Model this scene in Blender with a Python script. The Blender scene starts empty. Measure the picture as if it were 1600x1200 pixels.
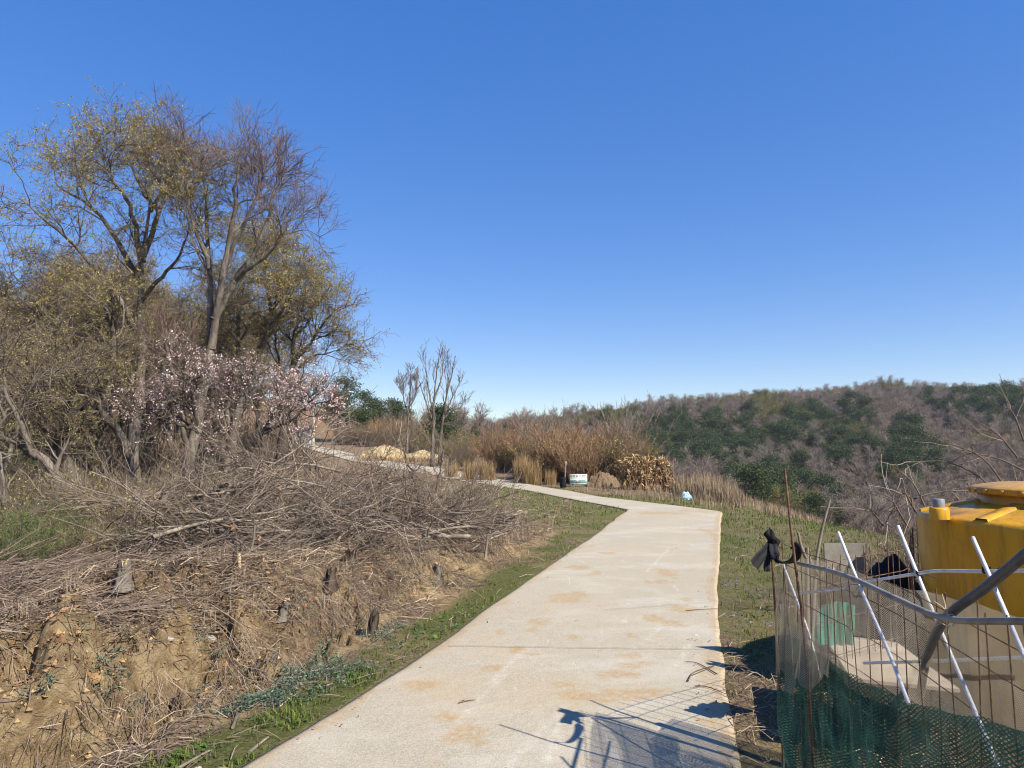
import bpy, math
import numpy as np

# ---------------------------------------------------------------- camera, sky, sun, exposure
scene = bpy.context.scene
COL = scene.collection
PITCH = math.radians(5.03)
cam_data = bpy.data.cameras.new("camera")
cam_data.lens = 24.3
cam_data.sensor_width = 36
cam_data.clip_start = 0.05
cam_data.clip_end = 3000
cam = bpy.data.objects.new("camera", cam_data)
cam.location = (0, 0, 1.7)
cam.rotation_euler = (math.pi / 2 + PITCH, 0, 0)
COL.objects.link(cam)
scene.camera = cam

SUN_EL, SUN_AZ = math.radians(42), math.radians(130)      # azimuth clockwise from +Y
world = bpy.data.worlds.new("World")
scene.world = world
world.use_nodes = True
wn = world.node_tree.nodes
bg = wn["Background"]
sky = wn.new("ShaderNodeTexSky")
sky.sky_type = 'NISHITA'
sky.sun_disc = False
sky.sun_elevation = SUN_EL
sky.sun_rotation = SUN_AZ
sky.altitude = 1200
sky.air_density = 1.0
sky.dust_density = 0.1
sky.ozone_density = 3.0
hsv = wn.new("ShaderNodeHueSaturation")
hsv.inputs['Saturation'].default_value = 1.95
hsv.inputs['Hue'].default_value = .521
hsv.inputs['Value'].default_value = 1.5
gam = wn.new("ShaderNodeGamma")
gam.inputs['Gamma'].default_value = .5
world.node_tree.links.new(sky.outputs[0], gam.inputs['Color'])
world.node_tree.links.new(gam.outputs[0], hsv.inputs['Color'])
world.node_tree.links.new(hsv.outputs[0], bg.inputs[0])
bg.inputs[1].default_value = 0.15
sun_d = bpy.data.lights.new("sun", 'SUN')
sun_d.energy = 5.0
sun_d.angle = math.radians(0.53)
sun_d.color = (1.0, 0.92, 0.79)
sun = bpy.data.objects.new("sun", sun_d)
sun.rotation_euler = (math.pi / 2 - SUN_EL, 0, math.pi - SUN_AZ)
sun.location = (30, -25, 30)
COL.objects.link(sun)
vs = scene.view_settings
vs.view_transform = 'Standard'
vs.look = 'None'
vs.exposure = 0.78
vs.gamma = 1
vs.use_curve_mapping = False
scene.render.engine = 'CYCLES'
scene.cycles.filter_width = 1.1
scene.cycles.max_bounces = 6
scene.cycles.diffuse_bounces = 3
scene.cycles.transparent_max_bounces = 12

# ---------------------------------------------------------------- numbers
def R(seed):
    return np.random.default_rng(seed)

def norm(v):
    return v / np.maximum(np.linalg.norm(v, axis=-1, keepdims=True), 1e-9)

def W(u, v, D):
    """point at forward distance D seen at photo pixel (u, v)"""
    a, b = (u - 800) / 1080, (600 - v) / 1080
    dy = math.cos(PITCH) - b * math.sin(PITCH)
    dz = math.sin(PITCH) + b * math.cos(PITCH)
    return np.array([a / dy * D, D, 1.7 + dz / dy * D])

def hash2(ix, iy, seed):
    h = (ix * 374761393 + iy * 668265263 + seed * 144269504) & 0xffffffff
    h = ((h ^ (h >> 13)) * 1274126177) & 0xffffffff
    return ((h ^ (h >> 16)) & 0xffffffff) / 4294967296.0

def vn(x, y, seed=0):
    x = np.asarray(x, float); y = np.asarray(y, float)
    fx, fy = np.floor(x), np.floor(y)
    ix, iy = fx.astype(np.int64) & 0xfffff, fy.astype(np.int64) & 0xfffff
    tx, ty = x - fx, y - fy
    tx, ty = tx * tx * (3 - 2 * tx), ty * ty * (3 - 2 * ty)
    ix1, iy1 = (ix + 1) & 0xfffff, (iy + 1) & 0xfffff
    a = hash2(ix, iy, seed) * (1 - tx) + hash2(ix1, iy, seed) * tx
    b = hash2(ix, iy1, seed) * (1 - tx) + hash2(ix1, iy1, seed) * tx
    return a * (1 - ty) + b * ty

def fbm(x, y, octv=4, seed=0):
    s, a, t = 0, 0.5, 0
    x = np.asarray(x, float); y = np.asarray(y, float)
    for i in range(octv):
        s = s + a * vn(x * 2 ** i + 17.3 * i, y * 2 ** i - 9.1 * i, seed + i)
        t += a
        a *= 0.5
    return s / t

def ss(t):
    t = np.clip(t, 0, 1)
    return t * t * (3 - 2 * t)

def sdist(x, y, pts):
    """signed distance to a polyline, positive on its left"""
    best = np.full(np.shape(x), 1e9)
    sg = np.ones(np.shape(x))
    for (ax, ay), (bx, by) in zip(pts[:-1], pts[1:]):
        dx, dy = bx - ax, by - ay
        t = np.clip(((x - ax) * dx + (y - ay) * dy) / (dx * dx + dy * dy), 0, 1)
        ex, ey = x - ax - t * dx, y - ay - t * dy
        d = np.hypot(ex, ey)
        m = d < best - 1e-7
        best = np.where(m, d, best)
        sg = np.where(m, np.where(dx * (y - ay) - dy * (x - ax) >= 0, 1, -1), sg)
    return best * sg

def inside(x, y, poly):
    r = np.zeros(np.shape(x), bool)
    n = len(poly)
    for i in range(n):
        (ax, ay), (bx, by) = poly[i], poly[(i + 1) % n]
        c = (ay > y) != (by > y)
        r ^= c & (x < (bx - ax) * (y - ay) / ((by - ay) or 1e-9) + ax)
    return r

def softplus(d, w):
    return w * np.logaddexp(0, d / w)

# ---------------------------------------------------------------- lie of the land
ROAD_L = [(-3.5, -3), (-1.47, 3.63), (-.56, 6.33), (.45, 9.66), (1.64, 13.6), (2.9, 17.9), (3.02, 18.5), (2.8, 19.2),
          (1.78, 22.1), (.6, 26), (-.75, 29), (-3.27, 35.3), (-8.4, 45.4), (-14.7, 58), (-19.1, 66), (-23, 74)]
ROAD_R = [(-.2, -3), (1.14, 3.63), (1.47, 5.03), (2.61, 8.96), (4.0, 13.5), (5.4, 18.0), (5.45, 18.5), (5.1, 19.2),
          (3.9, 21.1), (2.85, 22.95), (2.12, 25.9), (-.79, 34), (-4.0, 43.2), (-10, 54), (-16.8, 66), (-21.4, 74)]
ROAD_POLY = ROAD_L + ROAD_R[::-1]
TOE = [(-14, 3.0), (-3.6, 3.5), (-2.45, 3.7), (-2.0, 4.1), (-1.75, 4.8), (-1.45, 5.8), (-1.1, 7), (-.45, 9), (.45, 11.5), (1.45, 14.4), (2.2, 17.5), (1, 24)]
FOOT = [(-8, -12), (-8.6, 8), (-9.2, 14), (-11.5, 24), (-17, 40), (-24, 58), (-31, 74), (-31, 84), (-24, 91), (-14, 99), (-7, 122), (-5, 260)]
CREST = [(7.8, -40), (8.8, 8), (8.4, 13), (7.4, 17), (7.0, 20), (7.6, 26), (8, 35), (5, 43), (-3, 60), (-12, 90), (-25, 140), (-40, 260)]

def base(y):
    return np.interp(y, [-50, 28, 36, 45, 54, 60, 66, 74, 90, 130, 300], [0, 0, .09, .24, .5, .85, 1.25, 1.7, 2.4, 3.5, 5])

def H(x, y):
    x = np.asarray(x, float); y = np.asarray(y, float)
    z = base(y)
    d = sdist(x, y, FOOT)
    z = z + 12 * np.tanh(np.interp(y, [0, 55, 85], [.42, .36, .2]) * softplus(d, 1.3) / 12)
    d = -sdist(x, y, CREST)
    z = z - 15 * np.tanh(.34 * softplus(d, 1.0) / 15)
    hr = np.interp(x, [-300, -60, -11, 18, 48, 83, 111, 148, 200, 400], [-4, -2.5, 3.2, 6.6, 9.8, 13.4, 16, 14.2, 17, 22])
    t = np.clip((y - 70) / 130, 0, 1)
    hill = -15 + (hr + 15) * (0.75 * t + .25 * ss(t)) + 5 * (fbm(x / 38, y / 38, 3, 5) - .5) * ss((y - 70) / 40) - .16 * np.maximum(y - 200, 0)
    z = np.where(y > 62, np.maximum(z, hill), z)
    dt = sdist(x, y, TOE)
    ph = np.interp(y, [3, 6, 8, 11, 14, 17], [.55, .5, .42, .32, .18, 0])
    w = .75 + .35 * fbm(x * .9, y * .9, 2, 3)
    z = z + ph * ss(dt / w) * (1 - ss((dt - 6) / 6))
    return z

def slope_dir():
    return math.atan2(-.8, .6)

def road_d(x, y):
    """distance outside the concrete, negative on it"""
    d = np.minimum(np.abs(sdist(x, y, ROAD_L)), np.abs(sdist(x, y, ROAD_R)))
    return np.where(inside(x, y, ROAD_POLY), -d, d)

def masks(x, y):
    """grass, bare earth, leaf litter, distance from road"""
    rd = road_d(x, y)
    lft = sdist(x, y, ROAD_L)
    dt = sdist(x, y, TOE)
    n1 = fbm(x * 1.3, y * 1.3, 4, 21)
    n2 = fbm(x * .6, y * .6, 3, 31)
    isl = lft > 0
    verge = np.where(isl, ss((.72 + .7 * (n2 - .5) - rd) / .3) * (dt < .25) * (.6 + .4 * ss((n1 - .38) / .12)), ss((.6 - rd) / .4) * .7)
    field = (~isl) & (x > 1) & (y < 24)
    grass = np.where(field, np.interp(y, [5, 11], [.06, .66]) + np.interp(y, [5, 11], [.5, .3]) * ss((n2 - .36) / .2) * ss((n1 - .3) / .15), verge)
    tri = isl & (y > 11.5) & (y < 30) & (rd < 4.2) & (x > -3)
    grass = np.where(tri, np.maximum(grass, .8 * ss((y - 12.5 + 2 * (n2 - .5)) / 2.5)), grass)
    moss = ss((n2 - .52) / .1) * (dt > 1.2) * (y < 12) * (x > -6)
    grass = np.maximum(grass, .5 * moss)
    face = ss((dt + .1) / .25) * ss((1.35 - dt + .9 * (n2 - .5)) / .35) * (y < 9)
    dirt = face * ss((n1 - .47 + .27 * ss((6.0 - y) / 2)) / .14)
    dirt = np.maximum(dirt, isl * (rd < 1.0) * (dt < .3) * ss((fbm(x * 2.1, y * 2.1, 3, 87) - .46) / .06) * .9)
    dirt = np.maximum(dirt, .8 * ss((dt - .1) / .3) * ss((1.7 - dt) / .4) * ss((fbm(x * 1.1, y * 1.1, 3, 77) - .55) / .05) * (y > 8) * (y < 16))
    dirt = np.maximum(dirt, (~isl) * (y < 12) * ss((n1 - .55) / .05) * .8)
    foot = sdist(x, y, FOOT)
    leaf = np.maximum(ss((foot + 3.5) / 4), (y > 60) * ss((x + 3) / 4))
    return np.clip(grass, 0, 1), np.clip(dirt, 0, 1), np.clip(leaf, 0, 1), rd

def G(x, y, m=None):
    """ground with its small relief"""
    g, dirt, leaf, rd = m if m is not None else masks(x, y)
    dt = sdist(x, y, TOE)
    z = H(x, y)
    rough = ss((dt + .15) / .4) * ss((2.6 - dt) / 1.2) * (y < 11)
    clod = fbm(x * 7, y * 7, 4, 11) - .5
    al, dn = x * .8 + y * .6, -x * .6 + y * .8
    rill = np.abs(fbm(al * 3.4 + .5 * dn, dn * .9, 3, 41) - .5) - .1
    rill2 = np.abs(fbm(al * 9 + 1.2 * dn, dn * 2.2, 3, 43) - .5) - .1
    pit = ss((fbm(x * 3.1, y * 3.1, 3, 47) - .58) / .06)
    ledge = ss((fbm(x * 1.7, y * 1.7, 3, 57) - .45) / .12) - .5
    z = z + rough * (.20 * clod - (.85 * rill + .30 * rill2) * ss((7.5 - y) / 2) + .24 * ledge * ss((7.5 - y) / 2) - .22 * pit * ss((8 - y) / 2))
    z = z + .10 * rough * (fbm(x * 16, y * 16, 3, 49) - .5)
    z = z + np.clip(rd, 0, 1) * (.05 * (fbm(x * 2.2, y * 2.2, 3, 9) - .5)) * (1 + 2 * np.clip(rd / 12, 0, 1))
    z = z + np.clip(rd - 8, 0, 20) / 20 * .6 * (fbm(x * .3, y * .3, 3, 19) - .5)
    z = np.where(rd < 0, H(x, y) - .10 * ss(-rd / .12), z + .004)
    return z

# ---------------------------------------------------------------- mesh building
class MB:
    def __init__(self):
        self.V, self.T, self.Q, self.TM, self.QM, self.n = [], [], [], [], [], 0
    def add(self, V, F, mat=0):
        V = np.asarray(V, float).reshape(-1, 3)
        F = np.asarray(F, np.int64)
        if not len(F):
            return
        self.V.append(V)
        if F.shape[1] == 3:
            self.T.append(F + self.n); self.TM.append(np.full(len(F), mat))
        else:
            self.Q.append(F + self.n); self.QM.append(np.full(len(F), mat))
        self.n += len(V)
    def mesh(self, name, mats, smooth=True):
        V = np.concatenate(self.V)
        parts = [a for a in (np.concatenate(self.Q).ravel() if self.Q else None, np.concatenate(self.T).ravel() if self.T else None) if a is not None]
        nq = sum(len(q) for q in self.Q); nt = sum(len(t) for t in self.T)
        loops = np.concatenate(parts)
        me = bpy.data.meshes.new(name)
        me.vertices.add(len(V)); me.vertices.foreach_set("co", V.ravel())
        me.loops.add(len(loops)); me.loops.foreach_set("vertex_index", loops.astype(np.int32))
        me.polygons.add(nq + nt)
        start = np.concatenate([np.arange(nq) * 4, nq * 4 + np.arange(nt) * 3]).astype(np.int32)
        me.polygons.foreach_set("loop_start", start)
        mi = np.concatenate(self.QM + self.TM).astype(np.int32)
        me.polygons.foreach_set("material_index", mi)
        me.polygons.foreach_set("use_smooth", np.full(nq + nt, bool(smooth)))
        for m in (mats if isinstance(mats, (list, tuple)) else [mats]):
            me.materials.append(m)
        me.update(calc_edges=True)
        return me
    def build(self, name, mats, parent=None, smooth=True, loc=None):
        o = bpy.data.objects.new(name, self.mesh(name, mats, smooth))
        COL.objects.link(o)
        if parent is not None:
            o.parent = parent
        if loc is not None:
            o.location = loc
        return o

def tag(o, label=None, cat=None, group=None, kind=None):
    if label: o['label'] = label
    if cat: o['category'] = cat
    if group: o['group'] = group
    if kind: o['kind'] = kind
    return o

def thing(name, label, cat, loc=(0, 0, 0), group=None, rz=0):
    o = bpy.data.objects.new(name, None)
    o.empty_display_size = .2
    COL.objects.link(o)
    o.location = tuple(float(c) for c in loc)
    o.rotation_euler = (0, 0, rz)
    return tag(o, label, cat, group)

def copy_tree(o, parent=None):
    c = o.copy(); COL.objects.link(c)
    if parent is not None:
        c.parent = parent
    for ch in list(o.children):
        copy_tree(ch, c)
    return c

def tube(mb, P, r, sides=5, mat=0, cap=False):
    """P (B,n,3), r (B,n): B tubes at once"""
    P = np.asarray(P, float); r = np.asarray(r, float)
    if P.ndim == 2:
        P, r = P[None], np.broadcast_to(r, P.shape[:1])[None]
    B, n, _ = P.shape
    t = np.empty_like(P)
    t[:, 1:-1] = P[:, 2:] - P[:, :-2]; t[:, 0] = P[:, 1] - P[:, 0]; t[:, -1] = P[:, -1] - P[:, -2]
    t = norm(t)
    m = norm(P[:, -1] - P[:, 0])
    ref = np.where(np.abs(m[:, 2:3]) < .8, np.array([[0, 0, 1.]]), np.array([[1., 0, 0]]))
    ref = np.broadcast_to(ref[:, None], P.shape)
    a = norm(np.cross(t, ref)); b = np.cross(t, a)
    th = np.arange(sides) * 2 * np.pi / sides
    ring = a[:, :, None] * np.cos(th)[:, None] + b[:, :, None] * np.sin(th)[:, None]
    V = P[:, :, None] + ring * r[:, :, None, None]
    k = np.arange(B)[:, None, None] * (n * sides) + np.arange(n - 1)[None, :, None] * sides
    j = np.arange(sides)[None, None]; j1 = (j + 1) % sides
    F = np.stack([k + j, k + j1, k + sides + j1, k + sides + j], -1).reshape(-1, 4)
    mb.add(V, F, mat)
    if cap:
        for e, idx in ((0, 0), (1, n - 1)):
            V2 = np.concatenate([V[:, idx], P[:, idx:idx + 1]], 1)
            kk = np.arange(B)[:, None] * (sides + 1); jj = np.arange(sides)[None]
            F2 = np.stack([kk + jj, kk + (jj + 1) % sides, np.broadcast_to(kk + sides, (B, sides))], -1).reshape(-1, 3)
            mb.add(V2, F2[:, ::-1] if e == 0 else F2, mat)

def spline(pts, n):
    pts = np.asarray(pts, float)
    if len(pts) == 2:
        t = np.linspace(0, 1, n)[:, None]
        return pts[0] * (1 - t) + pts[1] * t
    p = np.vstack([2 * pts[0] - pts[1], pts, 2 * pts[-1] - pts[-2]])
    out = []
    for s in np.linspace(0, len(pts) - 1 - 1e-6, n):
        i = int(s); t = s - i
        a, b, c, d = p[i], p[i + 1], p[i + 2], p[i + 3]
        out.append(.5 * (2 * b + (c - a) * t + (2 * a - 5 * b + 4 * c - d) * t * t + (3 * b - a - 3 * c + d) * t ** 3))
    return np.array(out)

def box(mb, c, s, rz=0, mat=0, tilt=None):
    sx, sy, sz = np.array(s) / 2
    v = np.array([[x, y, z] for x in (-sx, sx) for y in (-sy, sy) for z in (-sz, sz)])
    if tilt is not None:
        ca, sa = math.cos(tilt), math.sin(tilt)
        v = np.stack([v[:, 0] * ca + v[:, 2] * sa, v[:, 1], -v[:, 0] * sa + v[:, 2] * ca], 1)
    ca, sa = math.cos(rz), math.sin(rz)
    v = np.stack([v[:, 0] * ca - v[:, 1] * sa, v[:, 0] * sa + v[:, 1] * ca, v[:, 2]], 1) + np.array(c)
    mb.add(v, [[0, 1, 3, 2], [4, 6, 7, 5], [0, 4, 5, 1], [2, 3, 7, 6], [0, 2, 6, 4], [1, 5, 7, 3]], mat)

def lathe(mb, prof, n=64, c=(0, 0, 0), mat=0, wob=None):
    prof = np.asarray(prof, float)
    th = np.arange(n) * 2 * np.pi / n
    V = np.stack([prof[:, None, 0] * np.cos(th), prof[:, None, 0] * np.sin(th), np.broadcast_to(prof[:, None, 1], (len(prof), n))], -1) + np.array(c)
    i = np.arange(len(prof) - 1)[:, None] * n; j = np.arange(n)[None]; j1 = (j + 1) % n
    mb.add(V, np.stack([i + j, i + j1, i + n + j1, i + n + j], -1).reshape(-1, 4), mat)

def grid(mb, V, mat=0):
    """V (a,b,3)"""
    a, b = V.shape[:2]
    i = np.arange(a - 1)[:, None] * b; j = np.arange(b - 1)[None]
    mb.add(V, np.stack([i + j, i + j + 1, i + b + j + 1, i + b + j], -1).reshape(-1, 4), mat)

def leaves(mb, P, size, rng, flat=0., asp=.55, mat=0):
    """one pointed little leaf (two triangles) per point"""
    N = len(P)
    a = rng.normal(size=(N, 3)); a[:, 2] *= (1 - flat); a = norm(a)
    b = rng.normal(size=(N, 3)); b[:, 2] *= (1 - flat)
    b = norm(b - a * (a * b).sum(1, keepdims=True))
    s = np.broadcast_to(size, (N,))[:, None]
    up = np.cross(a, b)
    V = np.stack([P - a * s * .5, P + b * s * asp * .5 + up * s * .12, P + a * s * .5, P - b * s * asp * .5 + up * s * .12], 1)
    mb.add(V, np.arange(N * 4).reshape(N, 4), mat)

def blades(mb, P, h, w, rng, lean=.5, mat=0, curl=.5):
    """grass blades: one quad and a tip"""
    N = len(P)
    th = rng.uniform(0, 2 * np.pi, N)
    d = np.stack([np.cos(th), np.sin(th), np.zeros(N)], 1)
    s = np.stack([-np.sin(th), np.cos(th), np.zeros(N)], 1)
    h = np.broadcast_to(h, (N,))[:, None]; w = np.broadcast_to(w, (N,))[:, None]
    l = np.abs(rng.normal(0, lean, N))[:, None]
    z = np.array([0, 0, 1.])
    m = P + h * .55 * (z + d * l * .5)
    t = P + h * (z * (1 - curl * np.minimum(l, 1.2) * .5) + d * l)
    V = np.stack([P - s * w / 2, P + s * w / 2, m + s * w * .38, m - s * w * .38, t], 1)
    k = np.arange(N)[:, None] * 5
    mb.add(V, np.concatenate([k + 0, k + 1, k + 2, k + 3], 1), mat)
    mb.T.append(np.concatenate([k + 3, k + 2, k + 4], 1) + mb.n - len(P) * 5); mb.TM.append(np.full(N, mat))

def straws(mb, P, L, w, rng, tilt=.25, mat=0, ang=None):
    """dry stalks lying about: bent strips"""
    N = len(P)
    th = rng.uniform(0, 2 * np.pi, N) if ang is None else ang
    d = norm(np.stack([np.cos(th), np.sin(th), rng.normal(0, tilt, N)], 1))
    s = np.stack([-np.sin(th), np.cos(th), rng.normal(0, .5, N)], 1)
    L = np.broadcast_to(L, (N,))[:, None]; w = np.broadcast_to(w, (N,))[:, None]
    mid = P + np.abs(rng.normal(0, .1, (N, 1))) * L * np.array([0, 0, 1.])
    V = np.stack([P - d * L / 2 - s * w / 2, P - d * L / 2 + s * w / 2, mid + s * w / 2, mid - s * w / 2, P + d * L / 2 + s * w * .2, P + d * L / 2 - s * w * .2], 1)
    k = np.arange(N)[:, None] * 6
    mb.add(V, np.concatenate([np.concatenate([k, k + 1, k + 2, k + 3], 1), np.concatenate([k + 3, k + 2, k + 4, k + 5], 1)]), mat)

# ---------------------------------------------------------------- branching
def grow(P, D, L, r0, r1, n, wander, up, rng):
    B = len(P)
    pts = np.zeros((B, n, 3)); pts[:, 0] = P
    d = norm(D); st = (np.broadcast_to(L, (B,)) / (n - 1))[:, None]
    for i in range(1, n):
        d = norm(d + wander * rng.normal(size=(B, 3)) + np.array([0, 0, up]))
        pts[:, i] = pts[:, i - 1] + d * st
    t = np.linspace(0, 1, n)[None]
    return pts, np.broadcast_to(r0, (B,))[:, None] * (1 - t) + np.broadcast_to(r1, (B,))[:, None] * t

def kids(pts, rad, k, t0, t1, ang, rng, angsd=.2):
    B, n, _ = pts.shape
    idx = np.repeat(np.arange(B), k)
    t = rng.uniform(t0, t1, len(idx)) * (n - 1)
    i = np.minimum(t.astype(int), n - 2); f = (t - i)[:, None]
    P = pts[idx, i] * (1 - f) + pts[idx, i + 1] * f
    tan = norm(pts[idx, i + 1] - pts[idx, i])
    pr = rad[idx, i] * (1 - f[:, 0]) + rad[idx, i + 1] * f[:, 0]
    v = rng.normal(size=P.shape)
    v = norm(v - tan * (v * tan).sum(1, keepdims=True))
    a = (ang + angsd * rng.normal(size=len(idx)))[:, None]
    return P, tan * np.cos(a) + v * np.sin(a), pr, t / (n - 1)

# ---------------------------------------------------------------- materials
def mat(name, cols, scale=3., detail=5, rough=.9, bump=0., bscale=None, island=0., trans=0., spec=.15, coords='Object', stretch=(1, 1, 1), metal=0., pos=None, subs=None):
    m = bpy.data.materials.new(name)
    m.use_nodes = True
    nt = m.node_tree; N, Lk = nt.nodes, nt.links
    b = N['Principled BSDF']
    tc = N.new('ShaderNodeTexCoord'); mp = N.new('ShaderNodeMapping')
    mp.inputs['Scale'].default_value = stretch
    Lk.new(tc.outputs[coords], mp.inputs[0])
    nz = N.new('ShaderNodeTexNoise'); nz.inputs['Scale'].default_value = scale; nz.inputs['Detail'].default_value = detail; nz.inputs['Roughness'].default_value = .62
    Lk.new(mp.outputs[0], nz.inputs['Vector'])
    cr = N.new('ShaderNodeValToRGB')
    el = cr.color_ramp.elements
    ps = pos or list(np.linspace(.3, .7, len(cols)))
    while len(el) < len(cols):
        el.new(.5)
    for e, c, p in zip(el, cols, ps):
        e.position = p; e.color = (*c, 1)
    Lk.new(nz.outputs[0], cr.inputs[0])
    out = cr.outputs[0]
    if island:
        ge = N.new('ShaderNodeNewGeometry')
        hv = N.new('ShaderNodeHueSaturation')
        mr = N.new('ShaderNodeMapRange'); mr.inputs['To Min'].default_value = 1 - island; mr.inputs['To Max'].default_value = 1 + island
        Lk.new(ge.outputs['Random Per Island'], mr.inputs['Value']); Lk.new(mr.outputs[0], hv.inputs['Value'])
        ml = N.new('ShaderNodeMath'); ml.operation = 'MULTIPLY'; ml.inputs[1].default_value = 7.31
        fr = N.new('ShaderNodeMath'); fr.operation = 'FRACT'
        Lk.new(ge.outputs['Random Per Island'], ml.inputs[0]); Lk.new(ml.outputs[0], fr.inputs[0])
        # the island also picks where in the ramp it sits
        mx = N.new('ShaderNodeMix'); mx.inputs[0].default_value = .65
        mr2 = N.new('ShaderNodeMapRange'); mr2.inputs['To Min'].default_value = .25; mr2.inputs['To Max'].default_value = .75
        Lk.new(fr.outputs[0], mr2.inputs['Value'])
        Lk.new(nz.outputs[0], mx.inputs[2]); Lk.new(mr2.outputs[0], mx.inputs[3])
        Lk.new(mx.outputs[0], cr.inputs[0])
        Lk.new(out, hv.inputs['Color']); out = hv.outputs[0]
    Lk.new(out, b.inputs['Base Color'])
    b.inputs['Roughness'].default_value = rough
    b.inputs['Specular IOR Level'].default_value = spec
    b.inputs['Metallic'].default_value = metal
    if bump:
        bn = N.new('ShaderNodeTexNoise'); bn.inputs['Scale'].default_value = bscale or scale * 4; bn.inputs['Detail'].default_value = 6
        Lk.new(mp.outputs[0], bn.inputs['Vector'])
        bu = N.new('ShaderNodeBump'); bu.inputs['Strength'].default_value = 1; bu.inputs['Distance'].default_value = bump
        Lk.new(bn.outputs[0], bu.inputs['Height']); Lk.new(bu.outputs[0], b.inputs['Normal'])
    if trans:
        tr = N.new('ShaderNodeBsdfTranslucent'); Lk.new(out, tr.inputs[0])
        ms = N.new('ShaderNodeMixShader'); ms.inputs[0].default_value = trans
        Lk.new(b.outputs[0], ms.inputs[1]); Lk.new(tr.outputs[0], ms.inputs[2])
        Lk.new(ms.outputs[0], N['Material Output'].inputs[0])
    return m

M = {}
M['bark'] = mat('bark', [(.055, .045, .036), (.13, .11, .09), (.24, .21, .175)], scale=5, stretch=(1, 1, .35), bump=.015, bscale=22)
M['bark_dark'] = mat('bark_dark', [(.03, .025, .02), (.075, .06, .048), (.14, .12, .1)], scale=6, stretch=(1, 1, .35), bump=.015, bscale=22)
M['twig'] = mat('twig', [(.09, .068, .048), (.17, .135, .10), (.26, .215, .165)], scale=1.5, island=.3)
M['twig_red'] = mat('twig_red', [(.10, .06, .045), (.17, .115, .09), (.25, .19, .16)], scale=1.5, island=.3)
M['twig_grey'] = mat('twig_grey', [(.085, .064, .05), (.18, .14, .108), (.34, .285, .22)], scale=2, island=.35)
M['twig_brown'] = mat('twig_brown', [(.09, .062, .045), (.18, .135, .10), (.33, .26, .20)], scale=1.2, island=.35)
M['bud'] = mat('bud', [(.23, .19, .055), (.35, .295, .095), (.48, .42, .17)], scale=.7, island=.3, trans=.3)
M['bud_yellow'] = mat('bud_yellow', [(.26, .19, .05), (.38, .295, .085), (.50, .41, .15)], scale=.5, island=.3, trans=.3)
M['blossom'] = mat('blossom', [(.58, .38, .37), (.74, .57, .55), (.86, .76, .73)], scale=2, island=.15, trans=.3)
M['grass'] = mat('grass', [(.06, .10, .018), (.12, .165, .034), (.23, .235, .075)], scale=2, island=.3, trans=.25)
M['mugwort'] = mat('mugwort', [(.06, .10, .065), (.11, .16, .11), (.19, .235, .17)], scale=3, island=.3, trans=.2)
M['weed'] = mat('weed', [(.045, .10, .018), (.085, .15, .028), (.13, .20, .04)], scale=3, island=.3, trans=.25)
M['straw'] = mat('straw', [(.17, .12, .075), (.30, .225, .145), (.45, .36, .25)], scale=2, island=.35)
M['straw_gold'] = mat('straw_gold', [(.20, .125, .055), (.33, .22, .105), (.47, .35, .19)], scale=2, island=.3)
M['straw_red'] = mat('straw_red', [(.17, .098, .052), (.28, .175, .098), (.39, .275, .17)], scale=1, island=.35)
M['leaf_dead'] = mat('leaf_dead', [(.13, .065, .03), (.26, .14, .065), (.40, .25, .14)], scale=2, island=.35)
M['needle'] = mat('needle', [(.034, .052, .020), (.06, .086, .032), (.10, .125, .05)], scale=.3, island=.3, trans=.2)
M['clod'] = mat('clod', [(.20, .125, .058), (.30, .20, .10), (.40, .28, .15)], scale=4, island=.2, bump=.01)
M['stone'] = mat('stone', [(.28, .25, .21), (.38, .35, .30), (.5, .46, .4)], scale=9, island=.2, bump=.004)
M['hill_twig'] = mat('hill_twig', [(.15, .118, .095), (.225, .18, .147), (.31, .262, .22)], scale=.05, island=.3)
M['hill_twig_green'] = mat('hill_twig_green', [(.10, .09, .03), (.16, .14, .05), (.22, .2, .08)], scale=.05, island=.3)
M['wood_grey'] = mat('wood_grey', [(.09, .073, .058), (.20, .165, .13), (.36, .31, .25)], scale=9, stretch=(1, 1, .15), bump=.006, bscale=30)
M['wood_dark'] = mat('wood_dark', [(.015, .012, .01), (.05, .038, .028), (.14, .11, .085)], scale=8, stretch=(1, 1, .3), bump=.02, bscale=18)
M['wood_pale'] = mat('wood_pale', [(.34, .23, .12), (.5, .38, .22), (.62, .5, .34)], scale=9, stretch=(1, 1, .2), bump=.004)

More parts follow.
